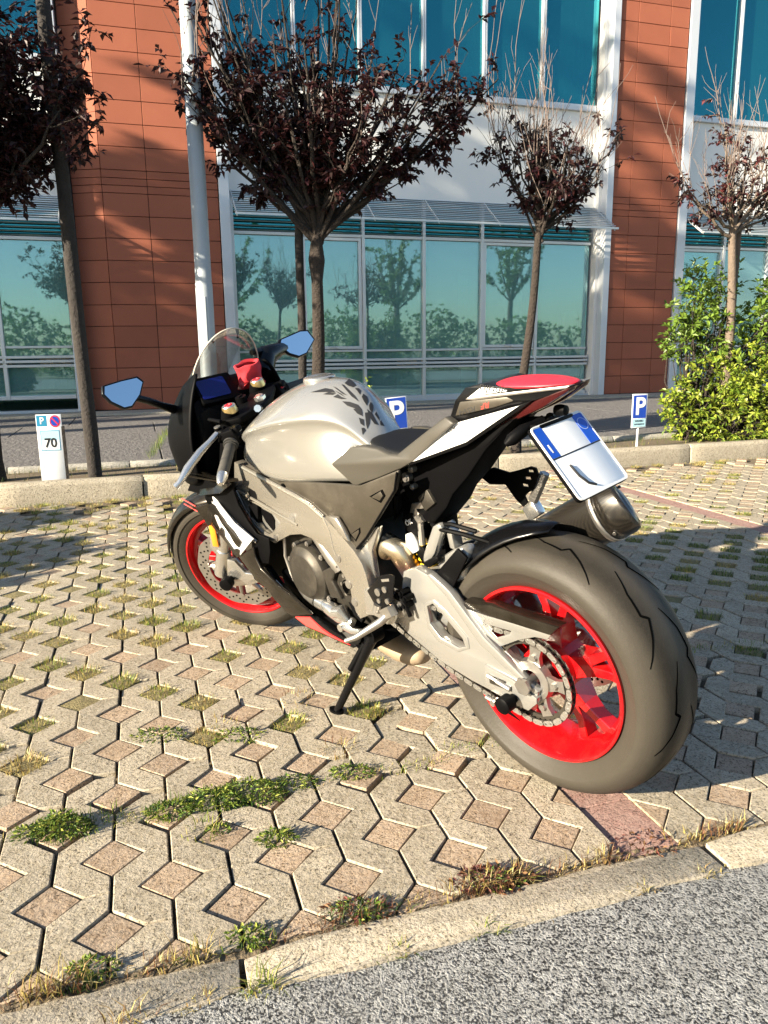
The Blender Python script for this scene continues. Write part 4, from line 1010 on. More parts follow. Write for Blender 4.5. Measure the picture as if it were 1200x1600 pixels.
def rim(name, c, wid, hub, arms, split, steer=False, flange=.2235):
    w = wid
    prof = [(.2165, w + .0035), (flange, w + .003), (flange, w - .012), (.214, w - .020), (.209, w - .034), (.198, w * .45), (.198, -w * .45), (.209, -w + .034), (.214, -w + .020), (flange, -w + .012), (flange, -w - .003), (.2165, -w - .0035),
            (.209, -w + .006), (.203, -w + .026), (.190, -w * .42), (.190, w * .42), (.203, w - .026), (.209, w - .006), (.2165, w + .0035)]
    g = G(); g.lathe(prof, c, 96)
    g.lathe([(.024, hub), (.060, hub), (.066, hub * .6), (.066, -hub * .6), (.060, -hub), (.024, -hub)], c, 40)
    C0 = V(c)
    for k in range(arms):
        t = 2 * pi * k / arms + .35
        def pt(r, dt, y): return C0 + V((r * cos(t + dt), y, r * sin(t + dt)))
        # a tapering arm from the hub that forks towards the rim
        rings = []
        for r, hw, hy in ((.055, .034, .036), (.085, .027, .032), (.115, .026, .026)):
            rings.append([pt(r, -hw / r, -hy), pt(r, hw / r, -hy), pt(r, hw / r, hy), pt(r, -hw / r, hy)])
        g.loft(rings)
        for sgn in (-1, 1):
            rings = []
            for r, ce, hw, hy in ((.105, .012, .0125, .026), (.15, .024 * split, .0105, .020), (.193, .042 * split, .0125, .021)):
                rings.append([pt(r, (sgn * ce - hw) / r, -hy), pt(r, (sgn * ce + hw) / r, -hy), pt(r, (sgn * ce + hw) / r, hy), pt(r, (sgn * ce - hw) / r, hy)])
            g.loft(rings)
    return part(name, g, M_RED, bike, 35, .0022, steer, seg=1)
RC = (0, 0, RR); FC = (WB, 0, RF)
rw = rim('rear_wheel', RC, .083, .075, 5, 1.0)
tyre(rw, RC, RR, .100, .104)
for k in range(9):
    t0 = 2 * pi * k / 9 + .22; sg = 1 if k % 2 else -1
    for s_ in (1, -1):
        o = 0 if s_ > 0 else pi / 9
        q = [(t0 + o, .012 * s_), (t0 + o + .17, .036 * s_), (t0 + o + .33, .044 * s_), (t0 + o + .37, .030 * s_), (t0 + o + .50, .050 * s_), (t0 + o + .66, .078 * s_)]
        groove(rw, RC, RR, .100, .104, [(a - .2, y) for a, y in q], .0030)
fw_ = rim('front_wheel', FC, .046, .05, 5, 1.0, True)
tyre(fw_, FC, RF, .060, .078, steer=True)
for k in range(9):
    t0 = 2 * pi * k / 9
    for s_ in (1, -1):
        o = 0 if s_ > 0 else .3
        groove(fw_, FC, RF, .060, .078, [(t0 + o, .008 * s_), (t0 + o + .2, .024 * s_), (t0 + o + .25, .018 * s_), (t0 + o + .45, .046 * s_)], .0022, True)
def disc(parent, c, y, r0, r1, steer, n=60, holes=True):
    g = G(); C0 = V(c)
    def ring(a, r): return (r * cos(a), r * sin(a))
    out = []
    for i in range(n):
        a = 2 * pi * i / n; out.append(ring(a, r1 * (1 + .012 * sin(a * 10))))
    inn = [ring(2 * pi * i / n, r0) for i in range(n)]
    g.prism(out, lambda a, b: tuple(C0 + V((a, y + .0025, b))), lambda a, b: tuple(C0 + V((a, y - .0025, b))), inn)
    d = part('brake_disc', g, M_STEEL, parent, 30, 0, steer)
    g = G()
    for i in range(64):                                            # drilled holes, seen as dark pits
        a = 2 * pi * i / 64; r = r0 + (r1 - r0) * (.25, .5, .75, .5)[i % 4]
        for sg in (1, -1): g.tube([C0 + V((r * cos(a), y + sg * .0024, r * sin(a))), C0 + V((r * cos(a), y + sg * .0031, r * sin(a)))], .0042, 6)
    tag(part('disc_holes', g, M_GROOVE, parent, None, 0, steer), kind='stuff')
    g = G()
    for i in range(8):
        a = 2 * pi * i / 8 + .2
        g.tube([C0 + V((.060 * cos(a), y, .060 * sin(a))), C0 + V(((r0 + .004) * cos(a), y, (r0 + .004) * sin(a)))], [.009, .006], 6)
        g.tube([C0 + V((r0 * cos(a), y - .006, r0 * sin(a))), C0 + V((r0 * cos(a), y + .006, r0 * sin(a)))], .009, 10)
    part('disc_carrier', g, M_STEEL, parent, 40, 0, steer)
disc(fw_, FC, .066, .118, .163, True); disc(fw_, FC, -.066, .118, .163, True)
disc(rw, RC, -.09, .07, .11, False, 48)
# sprocket, with teeth and lightening holes
g = G(); n = 42; out = []
for i in range(n * 4):
    a = 2 * pi * i / (n * 4); out.append((( .108, .1085, .1005, .1000)[i % 4] * cos(a), (.108, .1085, .1005, .1000)[i % 4] * sin(a)))
inn = [(.091 * cos(2 * pi * i / 48), .091 * sin(2 * pi * i / 48)) for i in range(48)]
g.prism(out, lambda a, b: (a, .108, RR + b), lambda a, b: (a, .102, RR + b), inn, 1)
for i in range(5):
    a = 2 * pi * i / 5 + .5
    rings = []
    for r, hw in ((.045, .020), (.070, .013), (.091, .016)):
        c_ = V((r * cos(a), 0, r * sin(a))); s2 = V((-sin(a), 0, cos(a))) * hw
        rings.append([c_ - s2 + V((0, .1, RR)), c_ + s2 + V((0, .1, RR)), c_ + s2 + V((0, .112, RR)), c_ - s2 + V((0, .112, RR))])
    g.loft(rings); g.tube([V((.066 * cos(a), .106, RR + .066 * sin(a))), V((.066 * cos(a), .120, RR + .066 * sin(a)))], .0085, 6)
g.lathe([(.030, .118), (.05, .116), (.054, .098), (.03, .09)], RC, 32)
part('sprocket', g, [M_STEEL, M_DKMET], rw, 35)
# ---- chain: single links round the sprocket and forward under the swingarm
ch = part('chain', G().tube([(.52, .092, .400), (.52, .118, .400)], .036, 24), M_DKMET)
C1 = V((.52, 0, .400)); r1 = .038; C2 = V((0, 0, RR)); r2 = .1075; pitch = .015875
dd = C1 - C2; L0 = dd.length; base_a = math.atan2(dd.z, dd.x); off_a = math.acos((r2 - r1) / L0)
aT, aB = base_a + off_a, base_a - off_a + 2 * pi
path = []
def add_arc(c, r, a, b, n):
    for i in range(n + 1): t = a + (b - a) * i / n; path.append(c + V((r * cos(t), 0, r * sin(t))))
add_arc(C2, r2, aT, aB, 60)
qa = path[-1].copy(); qb = C1 + V((r1 * cos(aB), 0, r1 * sin(aB)))
for i in range(1, 14): path.append(qa.lerp(qb, i / 14) - V((0, 0, .024 * sin(pi * i / 14))))
add_arc(C1, r1, aB, aT + 2 * pi, 20); path.append(path[0].copy())
# let the lower run hang a little
pts = []; acc = 0; step = 0
seglen = [(b - a).length for a, b in zip(path, path[1:])]; tot = sum(seglen); N = int(round(tot / pitch)); N -= N % 2; ps = tot / N
i = 0; run = 0
for k in range(N):
    s_ = k * ps
    while run + seglen[i] < s_: run += seglen[i]; i += 1
    pts.append(path[i].lerp(path[i + 1], (s_ - run) / seglen[i]))
def link_mesh(inner):
    g = G()
    for sg in (-1, 1):
        y = sg * (.0086 if not inner else .0062); o = []
        for e, (cx, a0) in enumerate(((ps / 2, -pi / 2), (-ps / 2, pi / 2))):
            for j in range(5): t = a0 + pi * j / 4; o.append((cx + .0070 * cos(t), .0070 * sin(t)))
        o = [(a * (1), b * (.72 if abs(a) < ps * .30 else 1)) for a, b in o]
        g.prism(o, lambda a, b: (a, y + .001, b), lambda a, b: (a, y - .001, b), None, 1 if inner else 0)
    for cx in (-ps / 2, ps / 2):
        g.tube([(cx, -.0098, 0), (cx, .0102, 0)], .0030, 7, 0)
        if inner: g.tube([(cx, -.0058, 0), (cx, .0058, 0)], .0052, 8, 1)
    return g.mesh('link', [M_POLISH, M_DKMET], smooth=40)
LM = (link_mesh(False), link_mesh(True))
for k in range(N):
    a = pts[k]; b = pts[(k + 1) % N]; m = (a + b) / 2; d = b - a
    o = put('link', LM[k % 2], ch); o.matrix_local = Matrix.Translation((m.x, .108, m.z)) @ Matrix.Rotation(-math.atan2(d.z, d.x), 4, 'Y')

# ---- swingarm
sw = pan('swingarm', 'swingarm', M_SWING, .128, .030, bevel=.006, hole=D['swing_hole'])
pan('slot_rim', D['swing_hole_rim'], M_SWING, .1305, .006, sw, .002, D['swing_hole'], mirror=False)
pan('top_rail', 'swing_rail', M_SWING, .1335, .022, sw, .004, mirror=False)
pan('axle_block', 'swing_end', M_SWING, .1355, .020, sw, .003, mirror=False)
g = G(); g.box((.33, 0, .44), (.12, .19, .14)); part('swingarm_bridge', g, M_SWING, bike, 40, .02)
g = G(); g.tube([(.085, .139, .308), (.045, .139, .300)], .0075, 8); g.tube([(.115, .139, .313), (.085, .139, .308)], .005, 6); part('chain_adjuster', g, M_STEEL)
g = G(); g.box((.085, .138, .304), (.05, .006, .022)); part('adjuster_slot', g, M_DKMET, bike, 40, .004)
g = G(); g.tube([(0, -.15, RR), (0, .142, RR)], .013, 16); g.tube([(0, .142, RR - .0), (0, .150, RR)], .022, 6); part('rear_axle', g, M_STEEL)
g = G(); g.tube([(.040, .136, .275), (.040, .150, .275), (.040, .152, .275), (.040, .180, .275), (.040, .183, .275)], [.012, .012, .021, .021, .017], 20); part('stand_bobbin', g, M_BLACK)
g = G(); g.tube([(.097, .130, .246), (.097, .152, .246)], .008, 8); g.tube([(.125, .14, .25), (.09, .14, .244)], .006, 8); part('adjuster_bolt', g, M_STEEL)
pan('toe_guard', 'toe_fin', M_BLACK, .118, .004, bevel=.001, mirror=False)
pan('chain_guard', 'chain_guard', M_BRONZ, .122, .035, bevel=.002, mirror=False)
pan('chain_fin', 'chain_fin', M_SWING, .1215, .004, bevel=.001, hole=D['chain_fin_hole'], mirror=False)

# ---- hugger over the rear tyre
g = G(); rings = []
for i in range(15):
    k = i / 14; a = rad(92) - rad(80) * k; w = .028 + .075 * min(1, k * 2.2) ** .7; ring = []
    for j in range(13):
        s_ = j / 6 - 1; y = w * s_; drop = .050 * abs(s_) ** 2.2 * min(1, k * 1.8 + .2); r = .357 - drop + .010 * (k > .99)
        ring.append(V((r * cos(a), y, RR + r * sin(a))))
    rings.append(ring)
g.loft(rings, closed=False); hg = solidify(part('rear_hugger', g, M_GLOSS, bike, 50), .004)
g = G(); g.prism([(.30, .52), (.20, .62), (.17, .60), (.26, .46), (.30, .44)], lambda a, b: (a, .112, b), lambda a, b: (a, .104, b)); part('hugger_bracket', g, M_BLACK, bike, 40, .003)

# ---- frame
yfr = lambda x, z: .163 - .10 * max(0, x - .95)
fr = pan('frame', 'frame_beam', M_FRAME, yfr, .034, bevel=.005, hole=D['frame_hole'])
pan('frame_recess', [(1.12, .628), (1.02, .618), (.925, .603), (.90, .586), (.935, .557), (.99, .53), (1.03, .541), (1.08, .58)], M_SILVER, lambda x, z: yfr(x, z) - .020, .010, bike, .002, None, mirror=False)
pan('frame_vent', 'frame_hole_black', M_BLACK, lambda x, z: yfr(x, z) - .0185, .004, bike, 0, mirror=False)
edge = [(1.083, .741), (.916, .716), (.789, .689), (.73, .674), (.665, .644)]
g = G(); g.tube([V((x, yfr(x, z) - .004, z - .004)) for x, z in edge], .0075, 8); part('frame_ridge', g, M_FRAME, fr)
g = G(); g.tube([V((x, .160, z)) for x, z in [(.665, .640), (.645, .60), (.640, .55), (.628, .52)]], .006, 8); part('frame_ridge', g, M_FRAME, fr)
g = G(); g.tube([V((x, yfr(x, z) - .001, z)) for x, z in [(1.15, .648), (1.02, .634), (.92, .619), (.80, .595)]], .005, 8); part('frame_ridge', g, M_FRAME, fr)
g = G(); g.tube([V((x, yfr(x, z) - .004, z)) for x, z in [(1.165, .645), (1.125, .590), (1.065, .543), (1.02, .525), (.945, .517)]], .009, 8); part('frame_ridge', g, M_FRAME, fr)
for x, z, r in ((.622, .525, .012), (.592, .452, .013), (.577, .40, .012), (.935, .530, .010)):
    g = G(); g.tube([(x, .152, z), (x, .1655, z)], [r, r], 16); g.tube([(x, .1655, z), (x, .1662, z)], r * .6, 6, 0); part('frame_bolt', g, M_STEEL, fr)
g = G(); g.prism([(1.19, .66), (1.08, .76), (1.02, .74), (1.06, .60)], lambda a, b: (a, .13, b), lambda a, b: (a, -.13, b)); part('steering_head', g, M_DKMET, bike, 40, .02)
# the pale rear web of the frame behind the cover
g = G(); g.prism([(.565, .565), (.505, .630), (.455, .64), (.47, .61), (.50, .56), (.50, .48), (.53, .50)], lambda a, b: (a, .138, b), lambda a, b: (a, .118, b)); part('frame_web', g, M_POLISH, bike, 40, .004)
g = G(); g.prism([(.640, .650), (.600, .652), (.575, .620), (.555, .585), (.60, .60)], lambda a, b: (a, .1665, b), lambda a, b: (a, .15, b)); part('frame_sunlit_patch', g, M_FRAME, bike, 40, .006)  # raised shape stands for a sunlit patch on the frame

# ---- side covers
ac = pan('side_cover', 'air_cover', M_COVER, lambda x, z: .148 - .03 * max(0, .45 - x), .012, bevel=.004)
for key, tri in (('vent_a', [(.452, .727), (.412, .748), (.405, .737), (.420, .722)]), ('vent_b', [(.562, .604), (.526, .624), (.527, .615), (.547, .591)])):
    pan('cover_vent', key, M_GROOVE, .1492, .006, ac, 0, mirror=False); pan('vent_fin', tri, M_COVER, .1502, .004, ac, .0006, mirror=False)
g = G(); g.tube([(.862, .142, .70), (.862, .1515, .70)], [.012, .012], 16); part('cover_screw', g, M_GROOVE, ac)
g = G(); g.tube([V((x, .149, z)) for x, z in [(.34, .806), (.358, .757), (.434, .675), (.498, .606), (.558, .556)]], .003, 6); part('cover_seam', g, M_BLACK, ac)

# ---- fuel tank
TS = [  # x, top, shoulder, crease, hollow, hem
 (1.075, .845, (.085, .838), (.135, .815), (.142, .79), (.140, .768)),
 (1.045, .885, (.100, .874), (.158, .845), (.162, .80), (.160, .757)),
 (.99, .938, (.108, .915), (.171, .866), (.167, .80), (.166, .737)),
 (.90, .985, (.108, .952), (.170, .888), (.160, .80), (.164, .714)),
 (.80, 1.008, (.104, .970), (.160, .906), (.147, .82), (.156, .722)),
 (.70, 1.008, (.088, .969), (.138, .916), (.130, .83), (.148, .735)),
 (.645, .996, (.072, .955), (.112, .910), (.118, .83), (.140, .741)),
 (.605, .973, (.058, .930), (.092, .894), (.110, .82), (.134, .745)),
 (.575, .938, (.048, .900), (.078, .868), (.104, .81), (.131, .748)),
 (.550, .888, (.042, .864), (.070, .845), (.100, .80), (.128, .750)),
 (.520, .842, (.040, .836), (.066, .826), (.094, .79), (.124, .752))]
g = G(); rings = []
for x, zt, sh, cr, pk, bt in TS:
    half = [(bt[0] * .8, bt[1] - .012), (bt[0], bt[1]), pk, (cr[0] - .015, cr[1] - .021), (cr[0], cr[1] - .006), (cr[0] - .003, cr[1] + .008), sh, (sh[0] * .5, zt - (zt - sh[1]) * .28)]
    ring = [V((x, y, z)) for y, z in half] + [V((x, 0, zt))] + [V((x, -y, z)) for y, z in half[::-1]]
    rings.append(ring)
g.loft(rings)
tank = subsurf(part('fuel_tank', g, M_SILVER, bike, 180), 2)
g = G(); g.lathe([(.0, .004), (.040, .004), (.047, .001), (.049, -.006), (.049, -.016)], (.80, 0, 1.004), 40, 'z'); g.xf(Matrix.Translation((.80, 0, 1.004)) @ Matrix.Rotation(rad(-1), 4, 'Y') @ Matrix.Translation((-.80, 0, -1.004)))
cap = part('filler_cap', g, M_SILVER, bike)
g = G(); g.lathe([(.030, .0045), (.033, .0055), (.036, .0045)], (.80, 0, 1.004), 40, 'z'); part('cap_ring', g, M_STEEL, cap)
# graphics printed on the tank: each shape laid onto the tank's own surface
dg = bpy.context.evaluated_depsgraph_get(); dg.update()
ev = tank.evaluated_get(dg); em = ev.to_mesh()
TB = BVHTree.FromPolygons([v.co.copy() for v in em.vertices], [tuple(p.vertices) for p in em.polygons]); ev.to_mesh_clear()
FROM = V((-1.028, 1.335, 1.296))
def lay(bvh, poly, name, m, parent, lift=.0009, cuts=3):
    bm = bmesh.new(); vs = [bm.verts.new((x, 0, z)) for x, z in poly]
    bm.faces.new(vs); bmesh.ops.triangulate(bm, faces=bm.faces[:]); bmesh.ops.subdivide_edges(bm, edges=bm.edges[:], cuts=cuts, use_grid_fill=True)
    dead = []
    for v in bm.verts:
        d = (v.co - FROM).normalized(); hit, nn, i_, dist = bvh.ray_cast(FROM, d)
        if hit is None: dead.append(v)
        else:
            if nn.dot(d) > 0: nn = -nn
            v.co = hit + nn * lift
    bmesh.ops.delete(bm, geom=dead, context='VERTS')
    me = bpy.data.meshes.new(name); bm.to_mesh(me); bm.free(); me.materials.append(m)
    return put(name, me, parent)
for q in D['decals']: lay(TB, q, 'tank_graphic', M_INK, tank)

# ---- seat
SS = [(.545, .862, .060, .850, .112, .790), (.50, .855, .090, .846, .124, .752), (.45, .848, .102, .845, .130, .770), (.40, .842, .104, .838, .130, .790), (.355, .842, .104, .838, .129, .806), (.31, .868, .103, .872, .124, .828), (.25, .912, .097, .912, .112, .872), (.205, .938, .092, .940, .098, .915)]
g = G(); rings = []
for x, zc, ye, ze, yb, zb in SS:
    rings.append([V((x, ye, ze)), V((x, ye * .93, ze + .006)), V((x, ye * .5, zc)), V((x, 0, zc - .004)), V((x, -ye * .5, zc)), V((x, -ye * .93, ze + .006)), V((x, -ye, ze)), V((x, -ye, ze - .03)), V((x, 0, zc - .05)), V((x, ye, ze - .03))])
g.loft(rings); seat = subsurf(part('seat', g, M_SEAT, bike, 180), 2)
SKO = [(.622, .794), (.575, .770), (.528, .744), (.44, .774), (.353, .808), (.31, .829), (.236, .885), (.172, .930), (.201, .943), (.270, .902), (.331, .865), (.372, .839), (.404, .838), (.446, .848), (.496, .851), (.545, .846)]
pan('seat_skirt', SKO, M_SKIRT, lambda x, z: .112 + .075 * max(0, x - .43) + .22 * max(0, (.85 if x > .36 else .85 + .55 * (.36 - x)) - z) - .05 * max(0, .36 - x), .022, seat, .006)

# ---- tail
ytl = lambda x, z: .062 + .19 * max(0, x - .02)
g = G(); g.prism(D['under_tail'], lambda a, b: (a, .060, b), lambda a, b: (a, -.036, b)); part('undertail', g, M_BLACK, bike, 40, .008)
g = G(); g.prism(D['tail_black'], lambda a, b: (a, max(.012, ytl(a, b) - .010 - .25 * max(0, -.02 - a)), b), lambda a, b: (a, -max(.012, ytl(a, b) - .010 - .25 * max(0, -.02 - a)), b)); tail = part('tail_cowl', g, M_GLOSS, bike, 40, .008)
pan('tail_trim', 'tail_trim', M_GLOSS, lambda x, z: ytl(x, z) - .004, .02, tail, .003)
tw_ = pan('tail_panel', 'tail_white', M_WPAINT, lambda x, z: ytl(x, z) + .0005, .012, tail, .002)
pan('tail_panel', 'tail_panel', M_COVER, lambda x, z: ytl(x, z) - .0085 + .004, .012, tail, .002)
pan('trim_line', 'tail_arrow', M_STEEL, lambda x, z: max(.013, ytl(x, z) - .004 - .25 * max(0, -.02 - x)), .02, tail, .002)
pan('tail_strip', [(.146, .985), (.112, 1.007), (.066, 1.004), (.030, .998), (.09, .993)], M_WPAINT, lambda x, z: ytl(x, z) - .0085, .01, tail, .001)
pan('tail_light', 'tail_light', P('tail_lens', (.030, .0006, .001), .22, coat=.4), lambda x, z: .050 - .2 * max(0, -.03 - x), .03, tail, .003)
# the red pillion cover
g = G(); rings = []
for x, hw, zb, zt in ((.122, .022, .997, .999), (.112, .042, .997, 1.006), (.096, .054, .998, 1.012), (.07, .060, .999, 1.016), (.02, .060, 1.001, 1.018), (-.03, .056, 1.003, 1.017), (-.075, .032, 1.007, 1.014), (-.095, .012, 1.008, 1.012)):
    rings.append([V((x, hw, zb)), V((x, hw * .96, zb + (zt - zb) * .6)), V((x, hw * .7, zt)), V((x, 0, zt + .003)), V((x, -hw * .7, zt)), V((x, -hw * .96, zb + (zt - zb) * .6)), V((x, -hw, zb)), V((x, 0, zb - .006))])
g.loft(rings); subsurf(part('pillion_cover', g, M_REDC, bike, 180), 2)
def text_mesh(c, m):
    t = bpy.data.objects.new('t', c); COL.objects.link(t); dg_ = bpy.context.evaluated_depsgraph_get(); me = bpy.data.meshes.new_from_object(t.evaluated_get(dg_)); bpy.data.objects.remove(t); me.materials.clear(); me.materials.append(m); return me
def letters(body, size, org, xd, ud, m, parent, name='lettering', shear=0, sx=1.0, spacing=1.0):
    c = bpy.data.curves.new(name, 'FONT'); c.body = body; c.size = size; c.extrude = .0002; c.shear = shear; c.align_x = 'CENTER'; c.align_y = 'CENTER'; c.space_character = spacing
    o = put(name, text_mesh(c, m), parent)
    x = V(xd).normalized(); z = x.cross(V(ud)).normalized(); y = z.cross(x)
    o.matrix_local = Matrix(((x.x * sx, y.x, z.x, org[0]), (x.y * sx, y.y, z.y, org[1]), (x.z * sx, y.z, z.z, org[2]), (0, 0, 0, 1)))
    return o
# the tail's lettering stands upside down, as it is laid out to be read from above
nrm = lambda x: .062 + .19 * max(0, x - .02)
letters('aprilia', .027, (.083, nrm(.083) - .0078, 1.0015), (1, .19, .16), (-.05, 0, -1), M_INK, tail, shear=.2, spacing=1.0)
letters('RSV4', .017, (.148, nrm(.148) - .0040, .956), (1, .19, -.22), (-.2, 0, -1), M_INK, tail, shear=.3, sx=1.25)
letters('RF', .017, (.100, nrm(.100) - .0040, .968), (1, .19, -.22), (-.2, 0, -1), M_INKR, tail, shear=.3, sx=1.25)
letters('RSV', .013, (.192, nrm(.192) + .0010, .912), (1, .19, -.35), (-.3, 0, -1), M_INK, tail, shear=.3, sx=1.3)
letters('RF', .013, (.150, nrm(.150) + .0010, .9255), (1, .19, -.35), (-.3, 0, -1), M_INKR, tail, shear=.3, sx=1.3)
# ---- plate, its holder and the turn signals
pt = V((-.028, 0, .924)); pb = V((-.144, 0, .784)); pd = (pb - pt).normalized(); py = V((0, 1, 0)); pn = pd.cross(py).normalized()
if pn.x > 0: pn = -pn
def plate_pt(a, b, h): return tuple(pt + py * a + pd * b + pn * h)       # a: to the bike's left, b: down the plate
def rounded(x0, y0, x1, y1, r, n=5):
    o = []
    for cx, cy, a0 in ((x1 - r, y1 - r, 0), (x0 + r, y1 - r, pi / 2), (x0 + r, y0 + r, pi), (x1 - r, y0 + r, 1.5 * pi)):
        for i in range(n + 1): t = a0 + pi / 2 * i / n; o.append((cx + r * cos(t), cy + r * sin(t)))
    return o
def plate_layer(name, out, h0, h1, m, parent, hole=None, bevel=0):
    g = G(); g.prism(out, lambda a, b: plate_pt(a, b, h1), lambda a, b: plate_pt(a, b, h0), hole); return part(name, g, m, parent, 40, bevel)
holder = plate_layer('plate_holder', rounded(-.0915, -.003, .0915, .185, .012), -.008, 0, M_BLACK, bike, bevel=.003)
pl = plate_layer('number_plate', rounded(-.0885, 0, .0885, .182, .010), .001, .003, M_PLATE, bike, bevel=.0006)
plate_layer('plate_frame', rounded(-.0905, -.002, .0905, .184, .012), .0008, .0042, M_WPAINT, pl, rounded(-.0872, .0013, .0872, .1807, .010))
plate_layer('plate_band', [(.0875, .004), (.0875, .079), (.058, .079), (.058, .004)], .0031, .0036, M_BLUE, pl)
plate_layer('plate_band', [(-.0875, .004), (-.052, .004), (-.052, .079), (-.0875, .079)], .0031, .0036, M_BLUE, pl)
plate_layer('plate_seam', [(-.087, .0795), (-.087, .0825), (.087, .0825), (.087, .0795)], .0031, .0035, M_INK, pl)
letters('I', .030, plate_pt(.0725, .058, .0040), (0, -1, 0), -pd, M_WPAINT, pl, sx=1.5)
stw = P('star_ring', (.32, .42, .72), .4)
plate_layer('star_ring', [(-.070 + .0155 * cos(2 * pi * i / 24), .030 + .0155 * sin(2 * pi * i / 24)) for i in range(24)], .0037, .0040, stw, pl, [(-.070 + .0138 * cos(2 * pi * i / 24), .030 + .0138 * sin(2 * pi * i / 24)) for i in range(24)])
g = G(); g.tube([plate_pt(.052, .105, .0042), plate_pt(.048, .135, .005), plate_pt(.036, .157, .005), plate_pt(.018, .166, .0042)], .0028, 6); part('plate_clip', g, M_INK, pl)
g = G(); g.tube([(.085, 0, .90), (.03, 0, .915), (-.02, 0, .92)], [.022, .016, .014], 10); g.box((-.02, 0, .915), (.03, .12, .025)); part('plate_arm', g, M_BLACK, bike, 40, .004)
g = G(); g.lathe([(.0, -.016), (.011, -.014), (.013, 0), (.011, .012), (0, .014)], (-.045, 0, .948), 12, 'x'); part('plate_lamp', g, M_BLACK, bike)
for sg in (1, -1):
    g = G(); g.tube([(-.006, .012 * sg, .928), (.004, .04 * sg, .922)], [.010, .008], 8); g.tube([(.003, .038 * sg, .923), (.012, .058 * sg, .914), (.026, .084 * sg, .898), (.034, .096 * sg, .889)], [.008, .0145, .0145, .006], 12); part('turn_signal', g, M_BLACK, bike)
# ---- engine
g = G(); g.prism([(.50, .36), (.56, .30), (.72, .30), (.90, .34), (.98, .42), (.98, .56), (.86, .62), (.62, .60), (.52, .50)], lambda a, b: (a, .118, b), lambda a, b: (a, -.12, b)); eng = part('engine', g, M_DKMET, bike, 40, .015)
g = G(); g.box((.74, 0, .66), (.34, .20, .13)); g.box((.62, 0, .72), (.2, .18, .1)); part('airbox', g, M_BLACK, bike, 40, .02)
# round alternator cover, domed, with its ring of bolts
ax_c = (.818, .118, .424)
g = G(); g.lathe([(.096, -.01), (.096, .022), (.091, .032), (.070, .040), (.066, .045), (.058, .046), (0, .046)], ax_c, 56); alt = part('alternator_cover', g, M_DKMET, bike, 40)
g = G(); g.lathe([(.102, -.01), (.102, .012), (.0965, .014)], ax_c, 56); part('cover_flange', g, M_BLACK, alt)
for i in range(9):
    a = 2 * pi * i / 9 + .3; p = V((ax_c[0] + .102 * cos(a), .125, ax_c[2] + .102 * sin(a)))
    g = G(); g.tube([p, p + V((0, .016, 0))], .0085, 10); g.tube([p + V((0, .014, 0)), p + V((0, .019, 0))], .0055, 6); part('cover_bolt', g, M_STEEL, alt)
g = G(); g.tube([(.93, .135, .53), (.938, .14, .46), (.92, .14, .40), (.885, .14, .355)], .0055, 8); part('cover_rib', g, M_STEEL, alt)
g = G(); g.tube([(.775, .13, .60), (.735, .135, .565), (.68, .135, .505), (.66, .13, .47)], [.022, .025, .026, .022], 14); g.lathe([(.03, -.01), (.03, .01)], (.775, .128, .595), 16); part('coolant_pipe', g, M_STEEL)
g = G(); g.tube([(.85, .13, .575), (.82, .135, .60), (.79, .14, .585)], .017, 12); g.tube([(.825, .15, .61), (.825, .165, .61)], .016, 10); part('coolant_union', g, M_POLISH)
g = G(); g.tube([(.70, .13, .60), (.66, .135, .56), (.63, .13, .50)], .016, 10); part('hose', g, M_BLACK)
# sprocket cover, clutch slave, gear linkage
g = G(); g.prism([(.665, .475), (.60, .50), (.565, .44), (.575, .36), (.62, .335), (.67, .365), (.69, .42)], lambda a, b: (a, .138, b), lambda a, b: (a, .10, b)); sc_ = part('sprocket_cover', g, M_DKMET, bike, 40, .008)
for r, h in ((.030, .150), (.020, .155)):
    g = G(); g.lathe([(r, .02), (r, h - .118), (r * .8, h - .115)], (.615, .118, .432), 24); part('cover_boss', g, M_DKMET, sc_)
for i in range(7):
    a = 2 * pi * i / 7; p = V((.615 + .036 * cos(a), .136, .432 + .036 * sin(a))); g = G(); g.tube([p, p + V((0, .010, 0))], .006, 6); part('cover_bolt', g, M_STEEL, sc_)
g = G(); g.prism([(.735, .455), (.655, .495), (.65, .485), (.69, .435), (.655, .385), (.71, .375)], lambda a, b: (a, .152, b), lambda a, b: (a, .12, b)); part('pinion_guard', g, M_DKMET, bike, 40, .006)
g = G(); g.tube([(.76, .14, .335), (.715, .15, .335), (.675, .15, .318), (.63, .14, .312)], [.020, .023, .019, .014], 14); g.tube([(.79, .14, .338), (.755, .142, .336)], .022, 12); wp = part('water_pump', g, M_POLISH)
g = G(); g.tube([(.69, .155, .335), (.66, .155, .345), (.645, .150, .318)], [.020, .024, .014], 12); part('pump_outlet', g, M_POLISH, wp)
g = G(); g.tube([(.80, .14, .338), (.84, .14, .345), (.88, .13, .36)], .020, 10); part('water_hose', g, M_RUBBER)
g = G(); g.tube([(.66, .16, .300), (.60, .17, .305), (.55, .175, .318)], .010, 10); g.tube([(.655, .16, .300), (.655, .175, .300)], .012, 10); part('gear_rod', g, M_POLISH)
g = G(); g.tube([(.66, .15, .283), (.60, .165, .275)], .014, 10); g.tube([(.60, .165, .275), (.595, .167, .274)], .015, 10); part('shift_peg', g, M_RUBBER)
for pts, r, m in (([(.95, .10, .66), (.90, .12, .60), (.86, .12, .56)], .013, M_BLACK), ([(.64, .13, .375), (.61, .14, .345), (.58, .14, .33)], .008, M_BLACK), ([(.70, .145, .30), (.66, .15, .265), (.61, .14, .26)], .007, M_BLACK), ([(.56, .15, .50), (.55, .15, .45), (.56, .15, .40)], .006, M_BLACK)):
    g = G(); g.tube(pts, r, 8); part('hose', g, m)
